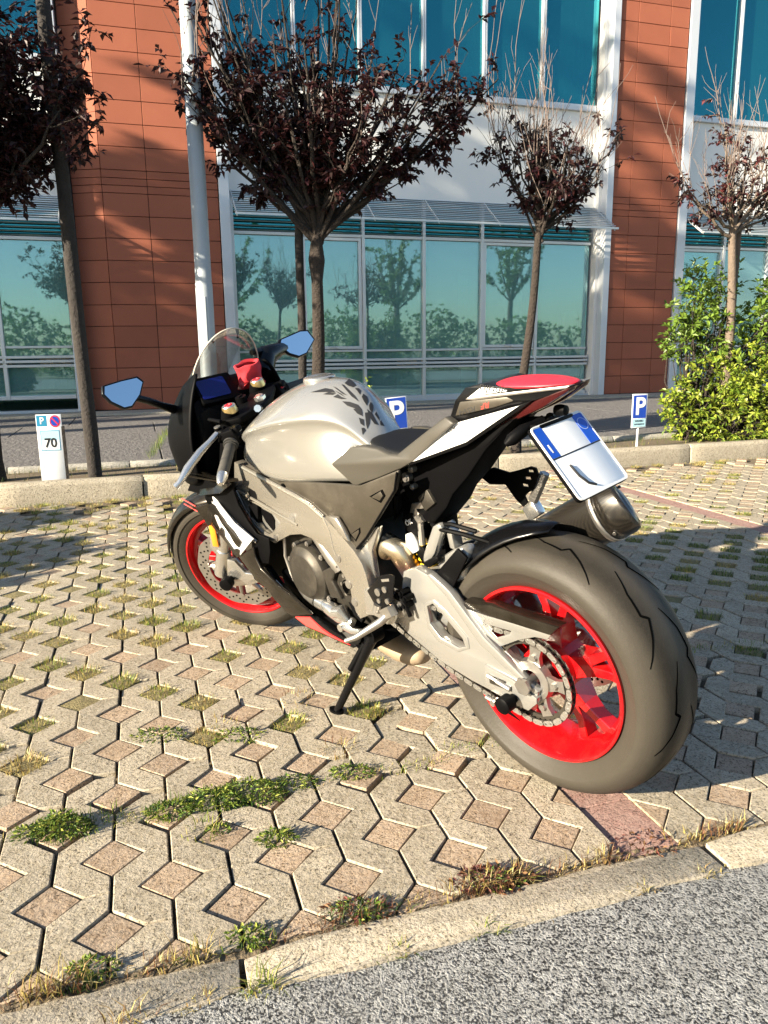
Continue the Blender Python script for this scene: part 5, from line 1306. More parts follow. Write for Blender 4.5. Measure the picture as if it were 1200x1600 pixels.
# radiator and the dark ducting behind the fork
g = G(); g.box((1.09, 0, .50), (.05, .30, .36), Matrix.Rotation(rad(-14), 3, 'Y')); rad_ = part('radiator', g, M_BLACK, bike, 40, .008)
# exhaust header and collector
g = G(); g.tube([(.505, .085, .545), (.478, .090, .572), (.448, .085, .555), (.428, .07, .505), (.420, .05, .44)], [.030, .031, .031, .031, .031], 20); part('exhaust_header', g, M_HEAT, bike, 60)
g = G(); g.lathe([(.030, -.05), (.058, -.03), (.062, .05), (.050, .07)], (.80, -.02, .235), 24, 'x'); g.tube([(.84, -.02, .23), (.60, -.05, .24), (.40, -.09, .30), (.25, -.12, .46), (.22, -.14, .52)], .029, 16); part('exhaust_collector', g, M_HEAT, bike, 60)
# ---- silencer on the far side
e0, e1 = V((.190, -.140, .530)), V((-.062, -.160, .676)); ed = (e1 - e0).normalized(); es = V((0, 1, 0)); es = (es - ed * es.dot(ed)).normalized(); eu_ = ed.cross(es)
if eu_.z < 0: eu_ = -eu_
def can_ring(t, ry, rz, n=28): return [e0 + ed * t + es * (ry * cos(2 * pi * i / n)) + eu_ * (rz * sin(2 * pi * i / n) * (1 + .10 * cos(4 * pi * i / n))) for i in range(n)]
Lc = (e1 - e0).length
g = G(); g.loft([can_ring(-.02, .035, .035), can_ring(.0, .046, .050), can_ring(.05, .060, .068), can_ring(Lc, .066, .079)]); can = part('silencer', g, M_CARBON, bike, 50)
g = G(); g.loft([can_ring(Lc - .020, .0673, .0803), can_ring(Lc - .006, .0676, .0806)], cap=False); solidify(part('silencer_band', g, M_STEEL, can, 50), .002, 1)
def cut_ring(t, ry, rz, sk, n=28): return [e0 + ed * (t + sk * cos(2 * pi * i / n) - .010 * sin(2 * pi * i / n)) + es * (ry * cos(2 * pi * i / n)) + eu_ * (rz * sin(2 * pi * i / n) * (1 + .10 * cos(4 * pi * i / n))) for i in range(n)]
g = G(); g.loft([can_ring(Lc, .066, .079), cut_ring(Lc + .012, .065, .078, .008), cut_ring(Lc + .030, .060, .072, .026), cut_ring(Lc + .036, .055, .066, .030)], cap=False); solidify(part('end_cap', g, M_CARBON, can, 50), .003)
g = G(); g.loft([cut_ring(Lc + .036, .055, .066, .030), cut_ring(Lc + .037, .047, .057, .028), cut_ring(Lc + .022, .034, .044, .014), can_ring(Lc - .02, .03, .036)], cap=False); part('outlet', g, M_GLOSS, can, 50)
for t_ in (1.1, 2.6, 4.2, 5.6):
    q = e0 + ed * (Lc + .004) + es * .0655 * cos(t_) + eu_ * .078 * sin(t_); n_ = (es * cos(t_) + eu_ * sin(t_)).normalized()
    g = G(); g.tube([q, q + n_ * .003], .0045, 8); part('rivet', g, M_STEEL, can)
g = G(); g.tube([(.245, -.12, .47), (.21, -.135, .515), (.165, -.14, .545)], [.03, .031, .046], 16); part('silencer_inlet', g, M_STEEL, can, 50)
# pillion peg plate on the far side
ph = [(.340, .730), (.272, .750), (.222, .742), (.196, .750), (.150, .766), (.134, .764), (.128, .748), (.148, .705), (.166, .694), (.176, .684), (.168, .668), (.182, .655), (.205, .672), (.236, .708), (.29, .702)]
g = G()
slots = [[(.160, .757), (.142, .758), (.140, .751), (.158, .750)], [(.172, .738), (.152, .739), (.150, .731), (.170, .730)], [(.182, .718), (.162, .718), (.160, .710), (.180, .710)]]
flat_loops = [ph] + slots
flat = [p for l in flat_loops for p in l]; n = len(flat); tris = tessellate_polygon([[V((a, b, 0)) for a, b in l] for l in flat_loops])
vs = [(a, -.126, b) for a, b in flat] + [(a, -.132, b) for a, b in flat]; fs = [tuple(t) for t in tris] + [tuple(i + n for i in reversed(t)) for t in tris]; b0 = 0
for l in flat_loops:
    k = len(l); fs += [(b0 + i, b0 + (i + 1) % k, b0 + (i + 1) % k + n, b0 + i + n) for i in range(k)]; b0 += k
g.add(vs, fs); pp = part('peg_plate', g, M_BLACK, bike, 30)
g = G(); g.tube([(.165, -.135, .655), (.152, -.142, .685), (.125, -.152, .745)], [.010, .011, .011], 10)
for i in range(9):
    k = .2 + .085 * i; q = V((.165, -.135, .655)).lerp(V((.125, -.152, .745)), k); g.tube([q, q + V((-.004, 0, .010))], .0135, 8)
part('pillion_peg', g, M_STEEL, pp); g = G(); g.box((.160, -.140, .645), (.045, .030, .04), Matrix.Rotation(.6, 3, 'Y')); part('peg_mount', g, M_POLISH, pp, 40, .006)
# ---- shock, rocker, brackets around the swingarm pivot
g = G(); g.tube([(.385, .045, .745), (.392, .05, .66), (.398, .05, .60)], [.011, .012, .010], 10); g.tube([(.405, .05, .66), (.375, .06, .645), (.36, .06, .655)], .010, 8); g.tube([(.375, .06, .64), (.372, .065, .58)], .009, 8); part('brake_line_joint', g, M_STEEL)
g = G(); g.prism([(.452, .640), (.400, .668), (.360, .640), (.375, .590), (.435, .605)], lambda a, b: (a, .062, b), lambda a, b: (a, -.02, b)); shb = part('shock_reservoir', g, M_BLACK, bike, 40, .008)
letters('ÖK', .020, (.418, .0630, .634), (-1, 0, .50), (.5, 0, 1), M_WPAINT, shb)
g = G(); g.tube([(.425, .058, .600), (.412, .062, .575), (.402, .06, .555)], [.012, .021, .014], 14); part('reservoir_cap', g, M_WPAINT, shb)
g = G()
for i in range(6): g.lathe([(.026, -.004), (.030, 0), (.026, .004)], (.385 + .004 * i, .03, .50 + .014 * i), 20, 'z')
part('shock_spring', g, M_YEL); g = G(); g.tube([(.38, .03, .47), (.41, .03, .62)], .018, 12); part('shock_body', g, M_GOLD)
g = G(); g.prism([(.262, .672), (.250, .660), (.288, .585), (.318, .548), (.338, .552), (.332, .575), (.286, .660)], lambda a, b: (a, .105, b), lambda a, b: (a, .080, b)); rk = part('rear_brake_bracket', g, M_SWING, bike, 40, .008)
g = G(); g.prism([(.308, .545), (.325, .558), (.268, .590), (.258, .578)], lambda a, b: (a, .120, b), lambda a, b: (a, .095, b)); part('bracket_foot', g, M_BLACK, rk, 40, .008)
g = G(); g.prism([(.262, .668), (.240, .640), (.235, .60), (.252, .60)], lambda a, b: (a, .085, b), lambda a, b: (a, .05, b)); part('bracket_web', g, M_SWING, rk, 40, .004)
g = G(); g.prism([(.30, .56), (.24, .60), (.20, .62), (.18, .60), (.20, .53), (.26, .50)], lambda a, b: (a, .098, b), lambda a, b: (a, .05, b)); part('swingarm_crown', g, M_SWING, bike, 40, .012)
rnd = random.Random(4)
for i in range(16):
    x = rnd.uniform(.33, .47); z = rnd.uniform(.50, .80); g = G()
    if rnd.random() < .5: g.tube([(x, rnd.uniform(.0, .05), z), (x + rnd.uniform(-.05, .05), rnd.uniform(.02, .07), z + rnd.uniform(-.06, .06)), (x + rnd.uniform(-.06, .06), .03, z + rnd.uniform(-.1, .1))], rnd.uniform(.004, .009), 7); part('cable', g, M_BLACK)
    else: g.box((x, rnd.uniform(.02, .055), z), (rnd.uniform(.02, .05), .03, rnd.uniform(.015, .05)), Matrix.Rotation(rnd.uniform(-1, 1), 3, 'Y')); part('fitting', g, rnd.choice((M_BLACK, M_BLACK, M_DKMET, M_STEEL)), bike, 40, .004)
g = G(); g.box((.40, 0, .66), (.16, .07, .30)); part('inner_subframe', g, M_BLACK, bike, 40, .02)
for x, z, r in ((.395, .765, .014), (.375, .742, .008), (.372, .79, .010), (.20, .64, .008)):
    g = G(); g.tube([(x, .055, z), (x, .075, z)], r, 12); g.tube([(x, .075, z), (x, .079, z)], r * .6, 6); part('fitting', g, M_STEEL)
for pts in ([(.30, .09, .66), (.26, .10, .655), (.20, .085, .648), (.14, .06, .63)], [(.28, .085, .66), (.23, .09, .67), (.17, .07, .655)]):
    g = G(); g.tube(pts, .006, 8); part('brake_hose', g, M_BLACK)
# rearset: heel plate, foot peg, gear lever
pan('peg_bracket', 'peg_bracket', M_POLISH, .172, .016, bevel=.004, mirror=False)
hp = pan('heel_plate', 'heel_plate', M_GLOSS, .178, .004, bevel=.001, mirror=False)
for x, z, r in ((.445, .47, .011), (.415, .485, .009), (.41, .452, .008), (.445, .445, .007)):
    g = G(); g.tube([(x, .1745, z), (x, .182, z)], r, 12); part('plate_bolt', g, M_STEEL, hp)
pan('plate_slot', [(.425, .512), (.392, .522), (.392, .514), (.422, .505)], M_POLISH, .1788, .002, hp, 0, mirror=False)
g = G(); g.tube([(.405, .170, .425), (.42, .205, .40), (.47, .255, .362), (.50, .268, .348)], [.012, .011, .0085, .0075], 12); g.box((.405, .185, .425), (.04, .024, .028), Matrix.Rotation(.5, 3, 'Y')); part('foot_peg', g, M_STEEL, bike, 40)
g = G(); g.tube([(.455, .175, .43), (.46, .178, .41)], [.014, .014], 12); part('peg_boss', g, M_STEEL)
g = G(); g.tube([(.40, .14, .425), (.40, .158, .425)], .026, 20); g.tube([(.40, .156, .425), (.40, .163, .425)], .015, 6); part('swingarm_pivot', g, M_STEEL)
for x, z, r in ((.392, .462, .013), (.372, .440, .010), (.385, .43, .009), (.365, .462, .008), (.378, .475, .009)): g = G(); g.tube([(x, .13, z), (x, .158, z)], r, 8); g.tube([(x, .158, z), (x, .163, z)], r * .6, 6); part('pivot_fitting', g, M_BLACK, bike, 40)
g = G(); g.tube([(.40, .15, .47), (.37, .155, .445), (.36, .15, .41)], .006, 7); part('hose', g, M_BLACK)
# side stand
ft = V((.668, .224, .036)); sp = V((.560, .125, .290))
g = G(); d_ = (ft - sp); g.tube([sp, sp + d_ * .12, sp + d_ * .5, ft + V((0, 0, .004))], [.020, .017, .0135, .0115], 12); st = part('side_stand', g, M_GLOSS)
g = G(); g.tube([sp + V((0, -.02, 0)), sp + V((0, .022, 0))], .026, 18); part('stand_pivot', g, M_BLACK, st)
g = G(); g.tube([sp + V((.022, .02, -.03)), sp + d_ * .45 + V((.016, .012, 0))], .010, 10); part('stand_spring', g, M_BLACK, st)

g = G(); nU = BM.to_3x3().inverted() @ V((0, 0, 1)); nF = V((1, 0, 0)) - nU * nU.x; nF.normalize(); nS = nU.cross(nF)
g.loft([[ft + nF * (.028 * cos(2 * pi * i / 16) + .004) + nS * .017 * sin(2 * pi * i / 16) + nU * h for i in range(16)] for h in (-.002, .008)]); part('stand_foot', g, M_BLACK, st)

# ---- fairing
FS = [  # x, left profile from the screen edge down
 (1.635, [(.030, .868), (.062, .845), (.080, .800), (.070, .745), (.050, .700)]),
 (1.585, [(.070, .915), (.115, .880), (.145, .815), (.140, .745), (.115, .680)]),
 (1.510, [(.100, .955), (.150, .900), (.186, .812), (.184, .760), (.165, .680)]),
 (1.430, [(.122, .985), (.176, .915), (.206, .815), (.208, .745), (.195, .665)]),
 (1.350, [(.136, 1.010), (.182, .935), (.212, .820), (.216, .740), (.205, .655)]),
 (1.275, [(.128, 1.050), (.170, .985), (.210, .850), (.214, .760), (.208, .680)])]
def fairing_side(sg):
    g = G(); g.loft([[V((x, sg * y, z)) for y, z in p] for x, p in FS], closed=False)
    o = part('upper_fairing', g, M_BLACK, bike, 180); subsurf(o, 2); solidify(o, .006); return o
ufl = fairing_side(1); fairing_side(-1)
g = G(); g.loft([[V((x, y * (1 - k / 3.5), z + .012 * math.sin(k))) for k in range(4) for (y, z) in [p[0]]] + [V((x, -p[0][0] * (1 - k / 3.5), p[0][1] + .012 * math.sin(k))) for k in range(3, -1, -1)] for x, p in FS[:3]], closed=False); o = part('nose', g, M_GLOSS, bike, 180); solidify(o, .006)
g = G(); g.loft([[V((1.66, .0, .79)), V((1.66, .0, .79)), V((1.66, 0, .79)), V((1.66, 0, .79)), V((1.66, 0, .79))], [V((1.635, y, z)) for y, z in FS[0][1]]], closed=False); g.loft([[V((1.66, .0, .79))] * 5, [V((1.635, -y, z)) for y, z in FS[0][1]]], closed=False); part('nose_cap', g, M_GLOSS)
# inner cowl under the screen, dash, clocks
g = G(); g.prism([(1.36, 1.0), (1.42, .98), (1.56, .93), (1.60, .86), (1.50, .80), (1.36, .86), (1.30, .93)], lambda a, b: (a, .105, b), lambda a, b: (a, -.105, b)); part('inner_cowl', g, M_BLACK, bike, 40, .02)
g = G(); g.prism([(1.28, .955), (1.36, .865), (1.50, .80), (1.47, .66), (1.30, .66), (1.26, .80)], lambda a, b: (a, .175, b), lambda a, b: (a, -.175, b)); part('fairing_stay', g, M_BLACK, bike, 40, .02)
dn = V((-.80, 0, .60)); du = V((.60, 0, .80)); dc = V((1.298, .078, .965))
g = G(); ro = rounded(-.075, -.052, .068, .048, .012); g.prism(ro, lambda a, b: tuple(dc + V((0, a, 0)) + du * b + dn * .016), lambda a, b: tuple(dc + V((0, a, 0)) + du * b - dn * .01)); dash = part('dash', g, M_BLACK, bike, 40, .003)
g = G(); ro = rounded(-.045, -.036, .060, .036, .008); g.prism(ro, lambda a, b: tuple(dc + V((0, a, 0)) + du * b + dn * .0185), lambda a, b: tuple(dc + V((0, a, 0)) + du * b + dn * .0155)); part('dash_screen', g, M_DASH, dash)
g = G(); g.tube([(1.285, -.055, .935), (1.31, -.055, .942)], [.034, .038], 16); part('steering_damper', g, M_DASHR, bike, 40)
# screen: a bubble
g = G(); rings = []
for k in range(9):
    q = k / 8; ring = []
    for j in range(25):
        t = pi * j / 24; s_ = sin(t)
        x = 1.348 - .098 * s_ + q * (.245 + .06 * s_); hw = .137 * (1 - .50 * q ** 1.3); zb = .962 + .03 * q * 0 - .045 * q; hh = .188 * (1 - q) ** .85 + .006
        ring.append(V((x, hw * cos(t) * (1 - .06 * s_), zb + hh * s_ ** .85 if s_ > 0 else zb)))
    rings.append(ring)
g.loft(rings, closed=False); scr = part('windscreen', g, M_SCREEN, bike, 180); solidify(scr, .003)
g = G(); g.tube(rings[0], .0028, 6); part('screen_edge', g, P('screen_rim', (.55, .50, .42), .25, coat=.5), scr)
for j in (4, 9, 15, 20):
    g = G(); q = rings[1][j]; g.tube([q, q + (q - V((1.5, 0, .9))).normalized() * .004], .004, 8); part('screen_bolt', g, M_BLACK, scr)
# winglet and the lower side
for sg in (1, -1):
    g = G(); g.loft([[V((x, sg * y, z)) for x, y, z in r] for r in (
        [(1.395, .205, .716), (1.24, .235, .724), (1.06, .185, .715), (1.06, .183, .705), (1.24, .23, .712), (1.39, .203, .708)],
        [(1.31, .262, .735), (1.24, .268, .729), (1.09, .225, .712), (1.09, .222, .706), (1.24, .264, .720), (1.31, .258, .727)])]); part('winglet', g, M_BRONZ, bike, 50)
    g = G(); g.prism([(1.40, .71), (1.44, .68), (1.30, .63), (1.25, .64), (1.15, .66), (1.07, .70), (1.24, .715)], lambda a, b: (a, sg * (.21 - .9 * max(0, a - 1.34)), b), lambda a, b: (a, sg * (.203 - .9 * max(0, a - 1.34)), b)); part('fairing_flank', g, M_BRONZ, bike, 40, .002)
pan('side_fairing', 'fair_black', M_BLACK, .188, .006, bevel=.002)
wf = pan('fairing_panel', 'fair_white', M_WPAINT, lambda x, z: .210 - .22 * max(0, x - 1.15), .010, bevel=.003)
pan('fairing_stripe', 'fair_swoosh_a', M_BRONZ, lambda x, z: .2112 - .22 * max(0, x - 1.15), .004, wf, 0, mirror=False); pan('fairing_stripe', 'fair_swoosh_b', M_BRONZ, lambda x, z: .2118 - .22 * max(0, x - 1.15), .004, wf, 0, mirror=False)
pan('lower_fairing', 'fair_lower', M_BRONZ, lambda x, z: .205 - .06 * max(0, .95 - x), .012, bevel=.004)
g = G(); g.tube([V((x, .19, z)) for x, z in [(1.20, .600), (1.10, .548), (1.01, .510)]], .006, 8); part('fairing_edge', g, M_STEEL)
g = G(); g.tube([(1.255, .15, .625), (1.22, .165, .64), (1.175, .16, .645)], [.012, .018, .012], 10); g.box((1.215, .16, .60), (.03, .03, .05), Matrix.Rotation(.5, 3, 'Y')); part('wire_cluster', g, M_STEEL, bike, 40)
pan('belly_pan', 'belly_strip', M_GLOSS, lambda x, z: .172 - .05 * max(0, .75 - x), .02, bevel=.004)
pan('belly_panel', 'belly_red', M_REDP, lambda x, z: .1765 - .05 * max(0, .75 - x), .012, bevel=.002)
pan('belly_glint', [(.985, .375), (.965, .382), (.885, .338), (.895, .330)], M_WPAINT, .1755, .004, bevel=0, mirror=False)  # white patch painted as a glint on the belly pan
g = G(); g.prism([(1.0, .40), (.60, .25), (.58, .22), (.95, .22)], lambda a, b: (a, .14, b), lambda a, b: (a, -.16, b)); part('belly_inner', g, M_BLACK, bike, 40, .02)
# mirrors
def mirror(sg, c, hw, hh, stem):
    n_ = V((-.93, .02 * sg, .36)).normalized(); a = V((0, 1, 0)); a = (a - n_ * a.dot(n_)).normalized(); b = n_.cross(a); b = b if b.z > 0 else -b
    o2 = [(-1, .10), (-.82, .92), (-.40, 1.0), (.80, .62), (1.0, .18), (.62, -.62), (.18, -1.0), (-.30, -.86)] if sg < 0 else [(1, .30), (.86, .86), (.0, .98), (-.80, 1.0), (-1, .58), (-.62, -.30), (-.05, -1.0), (.32, -1.0), (.80, -.35)]
    o2 = [(p * hw, q * hh) for p, q in o2]
    f = lambda p, q, h: tuple(V(c) + a * p + b * q + n_ * h)
    g = G(); ctr = [f(p * .55, q * .55, -.035) for p, q in o2]
    g.loft([[V(f(p * 1.10, q * 1.13, .005)) for p, q in o2], [V(f(p * 1.12, q * 1.15, -.006)) for p, q in o2], [V(f(p * .88, q * .88, -.028)) for p, q in o2], [V(x) for x in ctr]]); mo = part('mirror', g, M_GLOSS, bike, 40, .002)
    g = G(); g.prism(o2, lambda p, q: f(p, q, .0055), lambda p, q: f(p, q, .002)); part('mirror_glass', g, M_MIRROR, mo, 30)
    g = G(); g.tube(stem[0], stem[1], 12); part('mirror_stem', g, M_GLOSS, mo, 50); return mo
mirror(1, (1.38, .347, 1.005), .066, .042, ([(1.42, .175, .915), (1.41, .22, .938), (1.405, .27, .967), (1.402, .325, .992)], [.016, .013, .012, .012]))
mirror(-1, (1.38, -.345, 1.048), .078, .044, ([(1.32, -.135, .985), (1.335, -.17, 1.035), (1.385, -.27, 1.045), (1.402, -.325, 1.035)], [.045, .040, .024, .018]))
g = G(); g.tube([(1.31, -.10, 1.06), (1.335, -.18, 1.055)], [.010, .012], 8); part('mirror_strut', g, M_GLOSS)
M_TAN = P('heat_baked_steel', (.30, .225, .15), .6, metal=.3, var=.25, vs=18, bs=.3, bscale=80, dust=.3)
g = G(); g.loft([[V((x, -.03 + ry * cos(2 * pi * i / 24), zc + rz * sin(2 * pi * i / 24))) for i in range(24)] for x, ry, rz, zc in ((.735, .012, .010, .165), (.725, .034, .024, .162), (.69, .048, .034, .155), (.62, .052, .038, .150), (.56, .050, .036, .152), (.525, .036, .026, .158), (.515, .014, .010, .162))]); part('exhaust_chamber', g, M_TAN, bike, 60)
# ---- fork, clip-ons and front wheel parts: modelled straight ahead, then turned with the steering
ft_top = {1: V((1.190, .105, .943)), -1: V((1.190, -.105, .943))}; fdir = V((sin(RAKE), 0, -cos(RAKE)))
for sg in (1, -1):
    T = ft_top[sg]
    g = G(); g.tube([T + fdir * .0, T + fdir * .42], .0275, 20); g.tube([T + fdir * .42, T + fdir * .44], .030, 20); fk = part('fork_leg', g, M_BLACK, steer=True)
    g = G(); g.tube([T + fdir * .44, T + fdir * .60], .0215, 18); g.tube([T + fdir * .58, T + fdir * .69], [.026, .031], 16); part('fork_slider', g, M_POLISH, fk, steer=True)
    B = V((WB, sg * .105, RF))
    g = G(); g.prism([(-.045, .075), (-.005, .09), (.030, .045), (.030, -.025), (.0, -.040), (-.075, -.035), (-.135, -.018), (-.135, .006), (-.07, .02)], lambda a, b: (WB + a, sg * .122, RF + b), lambda a, b: (WB + a, sg * .095, RF + b)); part('fork_foot', g, M_POLISH, fk, 40, .006, True)
    g = G(); g.tube([B + V((0, sg * .015, 0)), B + V((0, sg * .032, 0)), B + V((0, sg * .033, 0)), B + V((0, sg * .062, 0)), B + V((0, sg * .064, 0))], [.014, .014, .024, .024, .019], 20); part('fork_bobbin', g, M_BLACK, fk, steer=True)
    g = G(); g.prism([(-.150, -.005), (-.115, .055), (-.085, .125), (-.125, .140), (-.165, .085), (-.175, .02)], lambda a, b: (WB + a, sg * .112, RF + b + .02), lambda a, b: (WB + a, sg * .062, RF + b + .02)); cal = part('brake_caliper', g, M_DKMET, fk, 40, .008, True)
    g = G(); g.prism([(-.075, .195), (-.045, .19), (-.022, .135), (-.045, .085), (-.075, .10)], lambda a, b: (WB + a + .06, sg * .118, RF + b), lambda a, b: (WB + a + .06, sg * .10, RF + b)); part('caliper_bracket', g, M_POLISH, fk, 40, .004, True)
    g = G(); g.tube([T + V((0, 0, .014)), T + V((0, 0, .004)), T + V((0, 0, -.008))], [.0225, .0245, .0245], 24); part('fork_cap', g, M_GOLD, fk, steer=True)
    g = G(); g.tube([T + V((0, 0, .014)), T + V((0, 0, .0165))], [.0220, .0205], 24); part('cap_face', g, M_POLISH, fk, steer=True)
    g = G(); g.lathe([(.006, .015), (.008, .0195), (.0125, .0185), (.0135, .015)], T, 24, 'z'); part('cap_dial', g, M_REDC, fk, steer=True)
    g = G(); a_ = V((1.185, sg * .10, .898)); e_ = V((1.120, sg * .372, .838)) if sg > 0 else V((1.120, -.372, .838))
    g.tube([a_ + V((0, -sg * .02, .0)), a_ + V((0, sg * .01, 0)), e_], [.030, .0125, .0115], 14); cb = part('clip_on', g, M_BLACK, steer=True)
    i_ = a_.lerp(e_, .42); o2 = a_.lerp(e_, .94)
    g = G(); n = 26; g.tube([i_.lerp(o2, j / n) for j in range(n + 1)], [.0215 if j == 0 else (.0172 if j % 2 else .0160) for j in range(n + 1)], 16); g.tube([i_.lerp(o2, -.02), i_.lerp(o2, .03)], .024, 18); g.tube([i_.lerp(o2, .06), i_.lerp(o2, .085)], .0205, 18); part('grip', g, M_RUBBER, cb, steer=True)
    dv_ = (e_ - a_).normalized()
    g = G(); g.tube([o2 + dv_ * .001, o2 + dv_ * .012, o2 + dv_ * .04, o2 + dv_ * .044], [.0165, .0165, .0105, .007], 16); part('bar_end', g, M_POLISH, cb, steer=True)
    g = G(); s0 = a_.lerp(e_, .28); Mx = Matrix.Rotation(rad(12), 3, 'Y')
    g.box(s0 + V((0, 0, .004)), (.052, .048, .052), Mx); g.box(s0 + V((-.02, 0, .024)), (.03, .03, .02), Mx); g.box(s0 + V((-.026, sg * .012, .002)), (.014, .012, .010), Mx); sw_ = part('switch_block', g, M_BLACK, cb, 40, .005, True)
    g = G(); g.box(s0 + V((-.028, sg * -.008, .018)), (.008, .014, .009), Mx); part('switch_button', g, M_WPAINT if sg > 0 else M_REDC, cb, 40, .002, True)
    pv = s0 + V((.045, -.004 * sg, .02)); tip = V((1.290, sg * .362, .822))
    g = G(); g.tube([s0 + V((.02, 0, .01)), pv], .013, 10); g.tube([pv + V((0, 0, .016)), pv + V((0, 0, -.014))], .012, 14); part('lever_perch', g, M_BLACK, cb, steer=True)
    g = G(); md = pv.lerp(tip, .42) + V((.006, 0, .006)); g.tube([pv, pv.lerp(md, .5), md, md.lerp(tip, .5) + V((.004, 0, .0)), tip.lerp(md, .08), tip + V((.008, 0, -.003))], [.0105, .0095, .0125, .0145, .0095, .012], 10); g.tube([pv + V((0, 0, .019)), pv + V((0, 0, .012))], .011, 12); part('lever', g, M_POLISH, cb, 50, steer=True)
g = G(); g.prism([(1.11, -.035), (1.145, -.135), (1.20, -.145), (1.225, -.105), (1.205, -.04), (1.205, .04), (1.225, .105), (1.20, .145), (1.145, .135), (1.11, .035)], lambda a, b: (a, b, .925), lambda a, b: (a, b, .902)); tr_ = part('top_yoke', g, M_BLACK, bike, 40, .006, True)
g = G(); g.tube([(1.135, 0, .925), (1.135, 0, .938)], .019, 6); g.tube([(1.135, 0, .936), (1.135, 0, .942)], .012, 16); part('yoke_nut', g, M_POLISH, tr_, steer=True)
g = G(); g.tube([(1.205, 0, .92), (1.205, 0, .945)], .019, 20); g.box((1.205, 0, .947), (.005, .026, .004)); part('ignition_lock', g, M_BLACK, tr_, steer=True)
g = G(); g.tube([(1.115, .05, .915), (1.10, .09, .93)], .009, 8); g.tube([(1.10, .09, .93), (1.098, .094, .932)], .012, 8); part('yoke_clamp', g, M_POLISH, tr_, steer=True)
g = G(); g.prism([(1.29, -.10), (1.35, -.14), (1.40, -.13), (1.42, -.06), (1.42, .06), (1.40, .13), (1.35, .14), (1.29, .10)], lambda a, b: (a, b, .655), lambda a, b: (a, b, .62)); part('lower_yoke', g, M_BLACK, bike, 40, .006, True)
# brake fluid reservoir wearing a red cloth band
rz = V((1.245, -.165, .965))
g = G(); g.tube([rz + V((0, 0, -.04)), rz + V((0, 0, .012))], .024, 18); rs2 = part('brake_reservoir', g, M_BLACK, steer=True)
g = G(); rings = []
for k in range(7):
    h = -.045 + .085 * k / 6; rings.append([rz + V((cos(2 * pi * i / 22), sin(2 * pi * i / 22), 0)) * (.043 + .003 * sin(i * 1.7 + k) + .003 * sin(i * .9 - k * 1.3) + .004 * (k in (0, 6))) + V((.006 * sin(k), 0, h + .003 * sin(i * 1.1))) for i in range(22)])
rings += [[V(p).lerp(rz + V((0, 0, .032)), .22) for p in rings[-1]], [V(p).lerp(rz + V((0, 0, .008)), .30) for p in rings[-1]]]
g.loft(rings, cap=False); cl = part('reservoir_band', g, M_CLOTH, rs2, 70, 0, True); subsurf(cl, 1)
# front mudguard, side reflectors, hoses
g = G(); rings = []
for i in range(17):
    a = rad(14) + rad(128) * i / 16; ring = []
    for j in range(11):
        s_ = j / 5 - 1; y = .066 * s_; r = .318 - .034 * abs(s_) ** 2.4; ring.append(V((WB + r * cos(a), y, RF + r * sin(a))))
    rings.append(ring)
g.loft(rings, closed=False); fe = part('front_mudguard', g, M_BRONZ, bike, 60, 0, True); solidify(fe, .004)
for sg in (1, -1):
    g = G(); g.prism([(1.43, .60), (1.50, .585), (1.47, .48), (1.40, .47)], lambda a, b: (a, sg * .080, b), lambda a, b: (a, sg * .062, b)); part('mudguard_side', g, M_BRONZ, fe, 40, .006, True)
    for dz in (0, .022):
        g = G(); g.tube([V((1.50 + .012 * k, sg * (.070 - .004 * k), .585 - dz + .005 * k)) for k in range(6)], .0022, 6); part('mudguard_line', g, M_REDP, fe, None, 0, True)
    g = G(); g.box((1.428, sg * .128, .490), (.024, .010, .088), Matrix.Rotation(rad(-12), 3, 'Y')); part('side_reflector', g, M_ORANGE, bike, 40, .003, True)
    g = G(); g.tube([(1.33, sg * .11, .62), (1.37, sg * .12, .54), (1.345, sg * .115, .47), (1.31, sg * .10, .43)], .0055, 8); part('brake_hose', g, M_BLACK, bike, steer=True)
for pts, r in (([(1.20, .16, .93), (1.26, .13, .93), (1.28, .06, .86)], .006), ([(1.19, .20, .90), (1.24, .15, .86), (1.22, .08, .80)], .005), ([(1.20, -.14, .93), (1.25, -.08, .90), (1.24, 0, .84)], .006), ([(1.20, .16, .91), (1.15, .12, .86), (1.12, .08, .80)], .005)):
    g = G(); g.tube(pts, r, 8); part('cable', g, M_BLACK, bike, steer=True)
# ------------------------------------------------------------------ parking signs
M_SIGNW = P('sign_white', (.80, .82, .84), .35, coat=.3, var=.03, vs=10, dust=.08)
M_SIGNB = P('sign_blue', (.008, .06, .42), .35, coat=.3)
M_SIGNT = P('sign_teal', (.03, .25, .42), .4)
M_SIGNR = P('sign_red', (.62, .03, .05), .4)
M_SIGNC = P('sign_pale_blue', (.42, .66, .74), .4)
def sign_text(body, size, loc, m, parent, name='lettering', sx=1.0, off=0.0):
    c = bpy.data.curves.new(name, 'FONT'); c.body = body; c.size = size; c.extrude = .0004; c.align_x = 'CENTER'; c.align_y = 'CENTER'; c.offset = off
    o = put(name, text_mesh(c, m)); o.parent = parent; o.location = loc; o.rotation_euler = (rad(90), 0, 0); o.scale = (sx, 1, 1); return o
def rect(name, x0, z0, x1, z1, y, m, parent, th=.001, bevel=0, r=0):
    g = G(); g.prism(rounded(x0, z0, x1, z1, r, 4) if r else [(x0, z0), (x1, z0), (x1, z1), (x0, z1)], lambda a, b: (a, y, b), lambda a, b: (a, y + th, b)); return g.build(name, m, parent, bevel=bevel, smooth=40)
s = empty('parking_sign', W(-.665, 6.30, .06), SA + rad(-2)); s.scale = (.70, .8, .845); tag(s, 'white board sign with a blue P, a no-parking disc and the number 70', 'parking sign', 'parking signs')
rect('board', -.128, 0, .128, .66, 0, M_SIGNW, s, .012, .002)
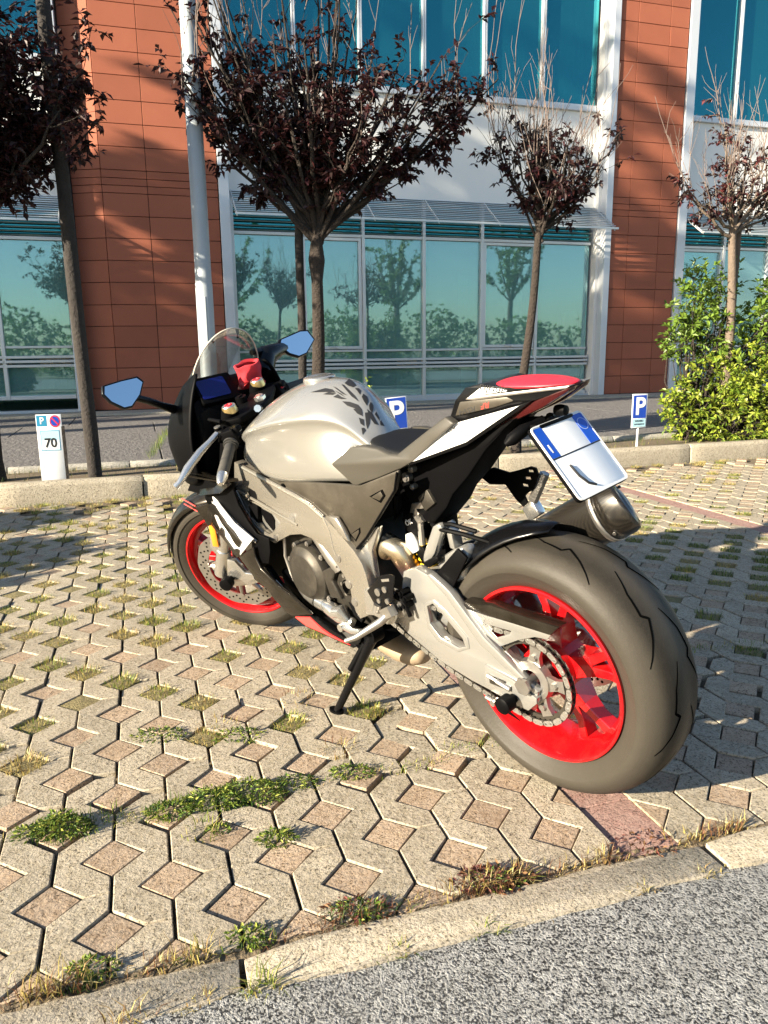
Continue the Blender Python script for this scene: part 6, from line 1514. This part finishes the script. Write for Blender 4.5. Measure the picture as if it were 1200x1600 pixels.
rect('panel', -.122, .555, -.022, .652, -.0012, M_SIGNT, s); sign_text('P', .085, (-.070, -.002, .603), M_SIGNW, s, off=.002)
g = G(); g.tube([(.062, -.0004, .598), (.062, -.0014, .598)], .054, 32); g.build('disc', M_SIGNR, s); g = G(); g.tube([(.062, -.0014, .598), (.062, -.0022, .598)], .042, 32); g.build('disc_centre', M_SIGNB, s)
g = G(); g.box((.062, -.0026, .598), (.084, .001, .013), Matrix.Rotation(rad(45), 3, 'Y')); g.build('bar', M_SIGNR, s)
rect('frame', -.098, .335, .098, .518, -.0012, M_SIGNT, s); rect('panel', -.092, .341, .092, .512, -.0022, M_SIGNC, s); rect('panel', -.088, .345, .088, .43, -.003, M_SIGNW, s, .0006)
sign_text('70', .115, (0, -.0042, .402), M_INK, s, 'number', sx=1.1, off=.0025)
g = G(); g.box((.135, .012, .25), (.03, .03, .6)); g.build('post', M_STAKE, s)
s = empty('parking_sign', W(4.66, 6.42, .08), SA + rad(2)); tag(s, 'small blue P sign on a thin white post beside the yellow-green shrub', 'parking sign', 'parking signs')
g = G(); g.tube([(0, .012, 0), (0, .012, .48)], .0105, 10); g.build('post', M_SIGNW, s)
rect('board', -.087, .205, .087, .535, 0, M_SIGNW, s, .006, .001); rect('panel', -.076, .300, .076, .522, -.0012, M_SIGNB, s); sign_text('P', .235, (.006, -.0022, .408), M_SIGNW, s, off=.006)
rect('panel', -.076, .215, .076, .292, -.0012, M_SIGNC, s); sign_text('DISABILI', .026, (0, -.0022, .272), M_INK, s); sign_text('AUTORIZZATI', .018, (0, -.0022, .240), M_INK, s)
s = empty('parking_sign', W(2.215, 6.50, .0), SA + rad(4)); s.rotation_euler = (0, rad(-4), SA + rad(4)); tag(s, 'blue P sign seen between the fuel tank and the seat', 'parking sign', 'parking signs')
g = G(); g.tube([(0, .012, 0), (0, .012, .55)], .0105, 10); g.build('post', M_SIGNW, s)
rect('board', -.100, .285, .100, .655, 0, M_SIGNW, s, .006, .001); rect('panel', -.092, .375, .092, .648, -.0012, M_SIGNB, s); sign_text('P', .29, (-.004, -.0022, .506), M_SIGNW, s, off=.007)
sign_text('DISABILI', .026, (.012, -.0022, .350), M_INK, s)
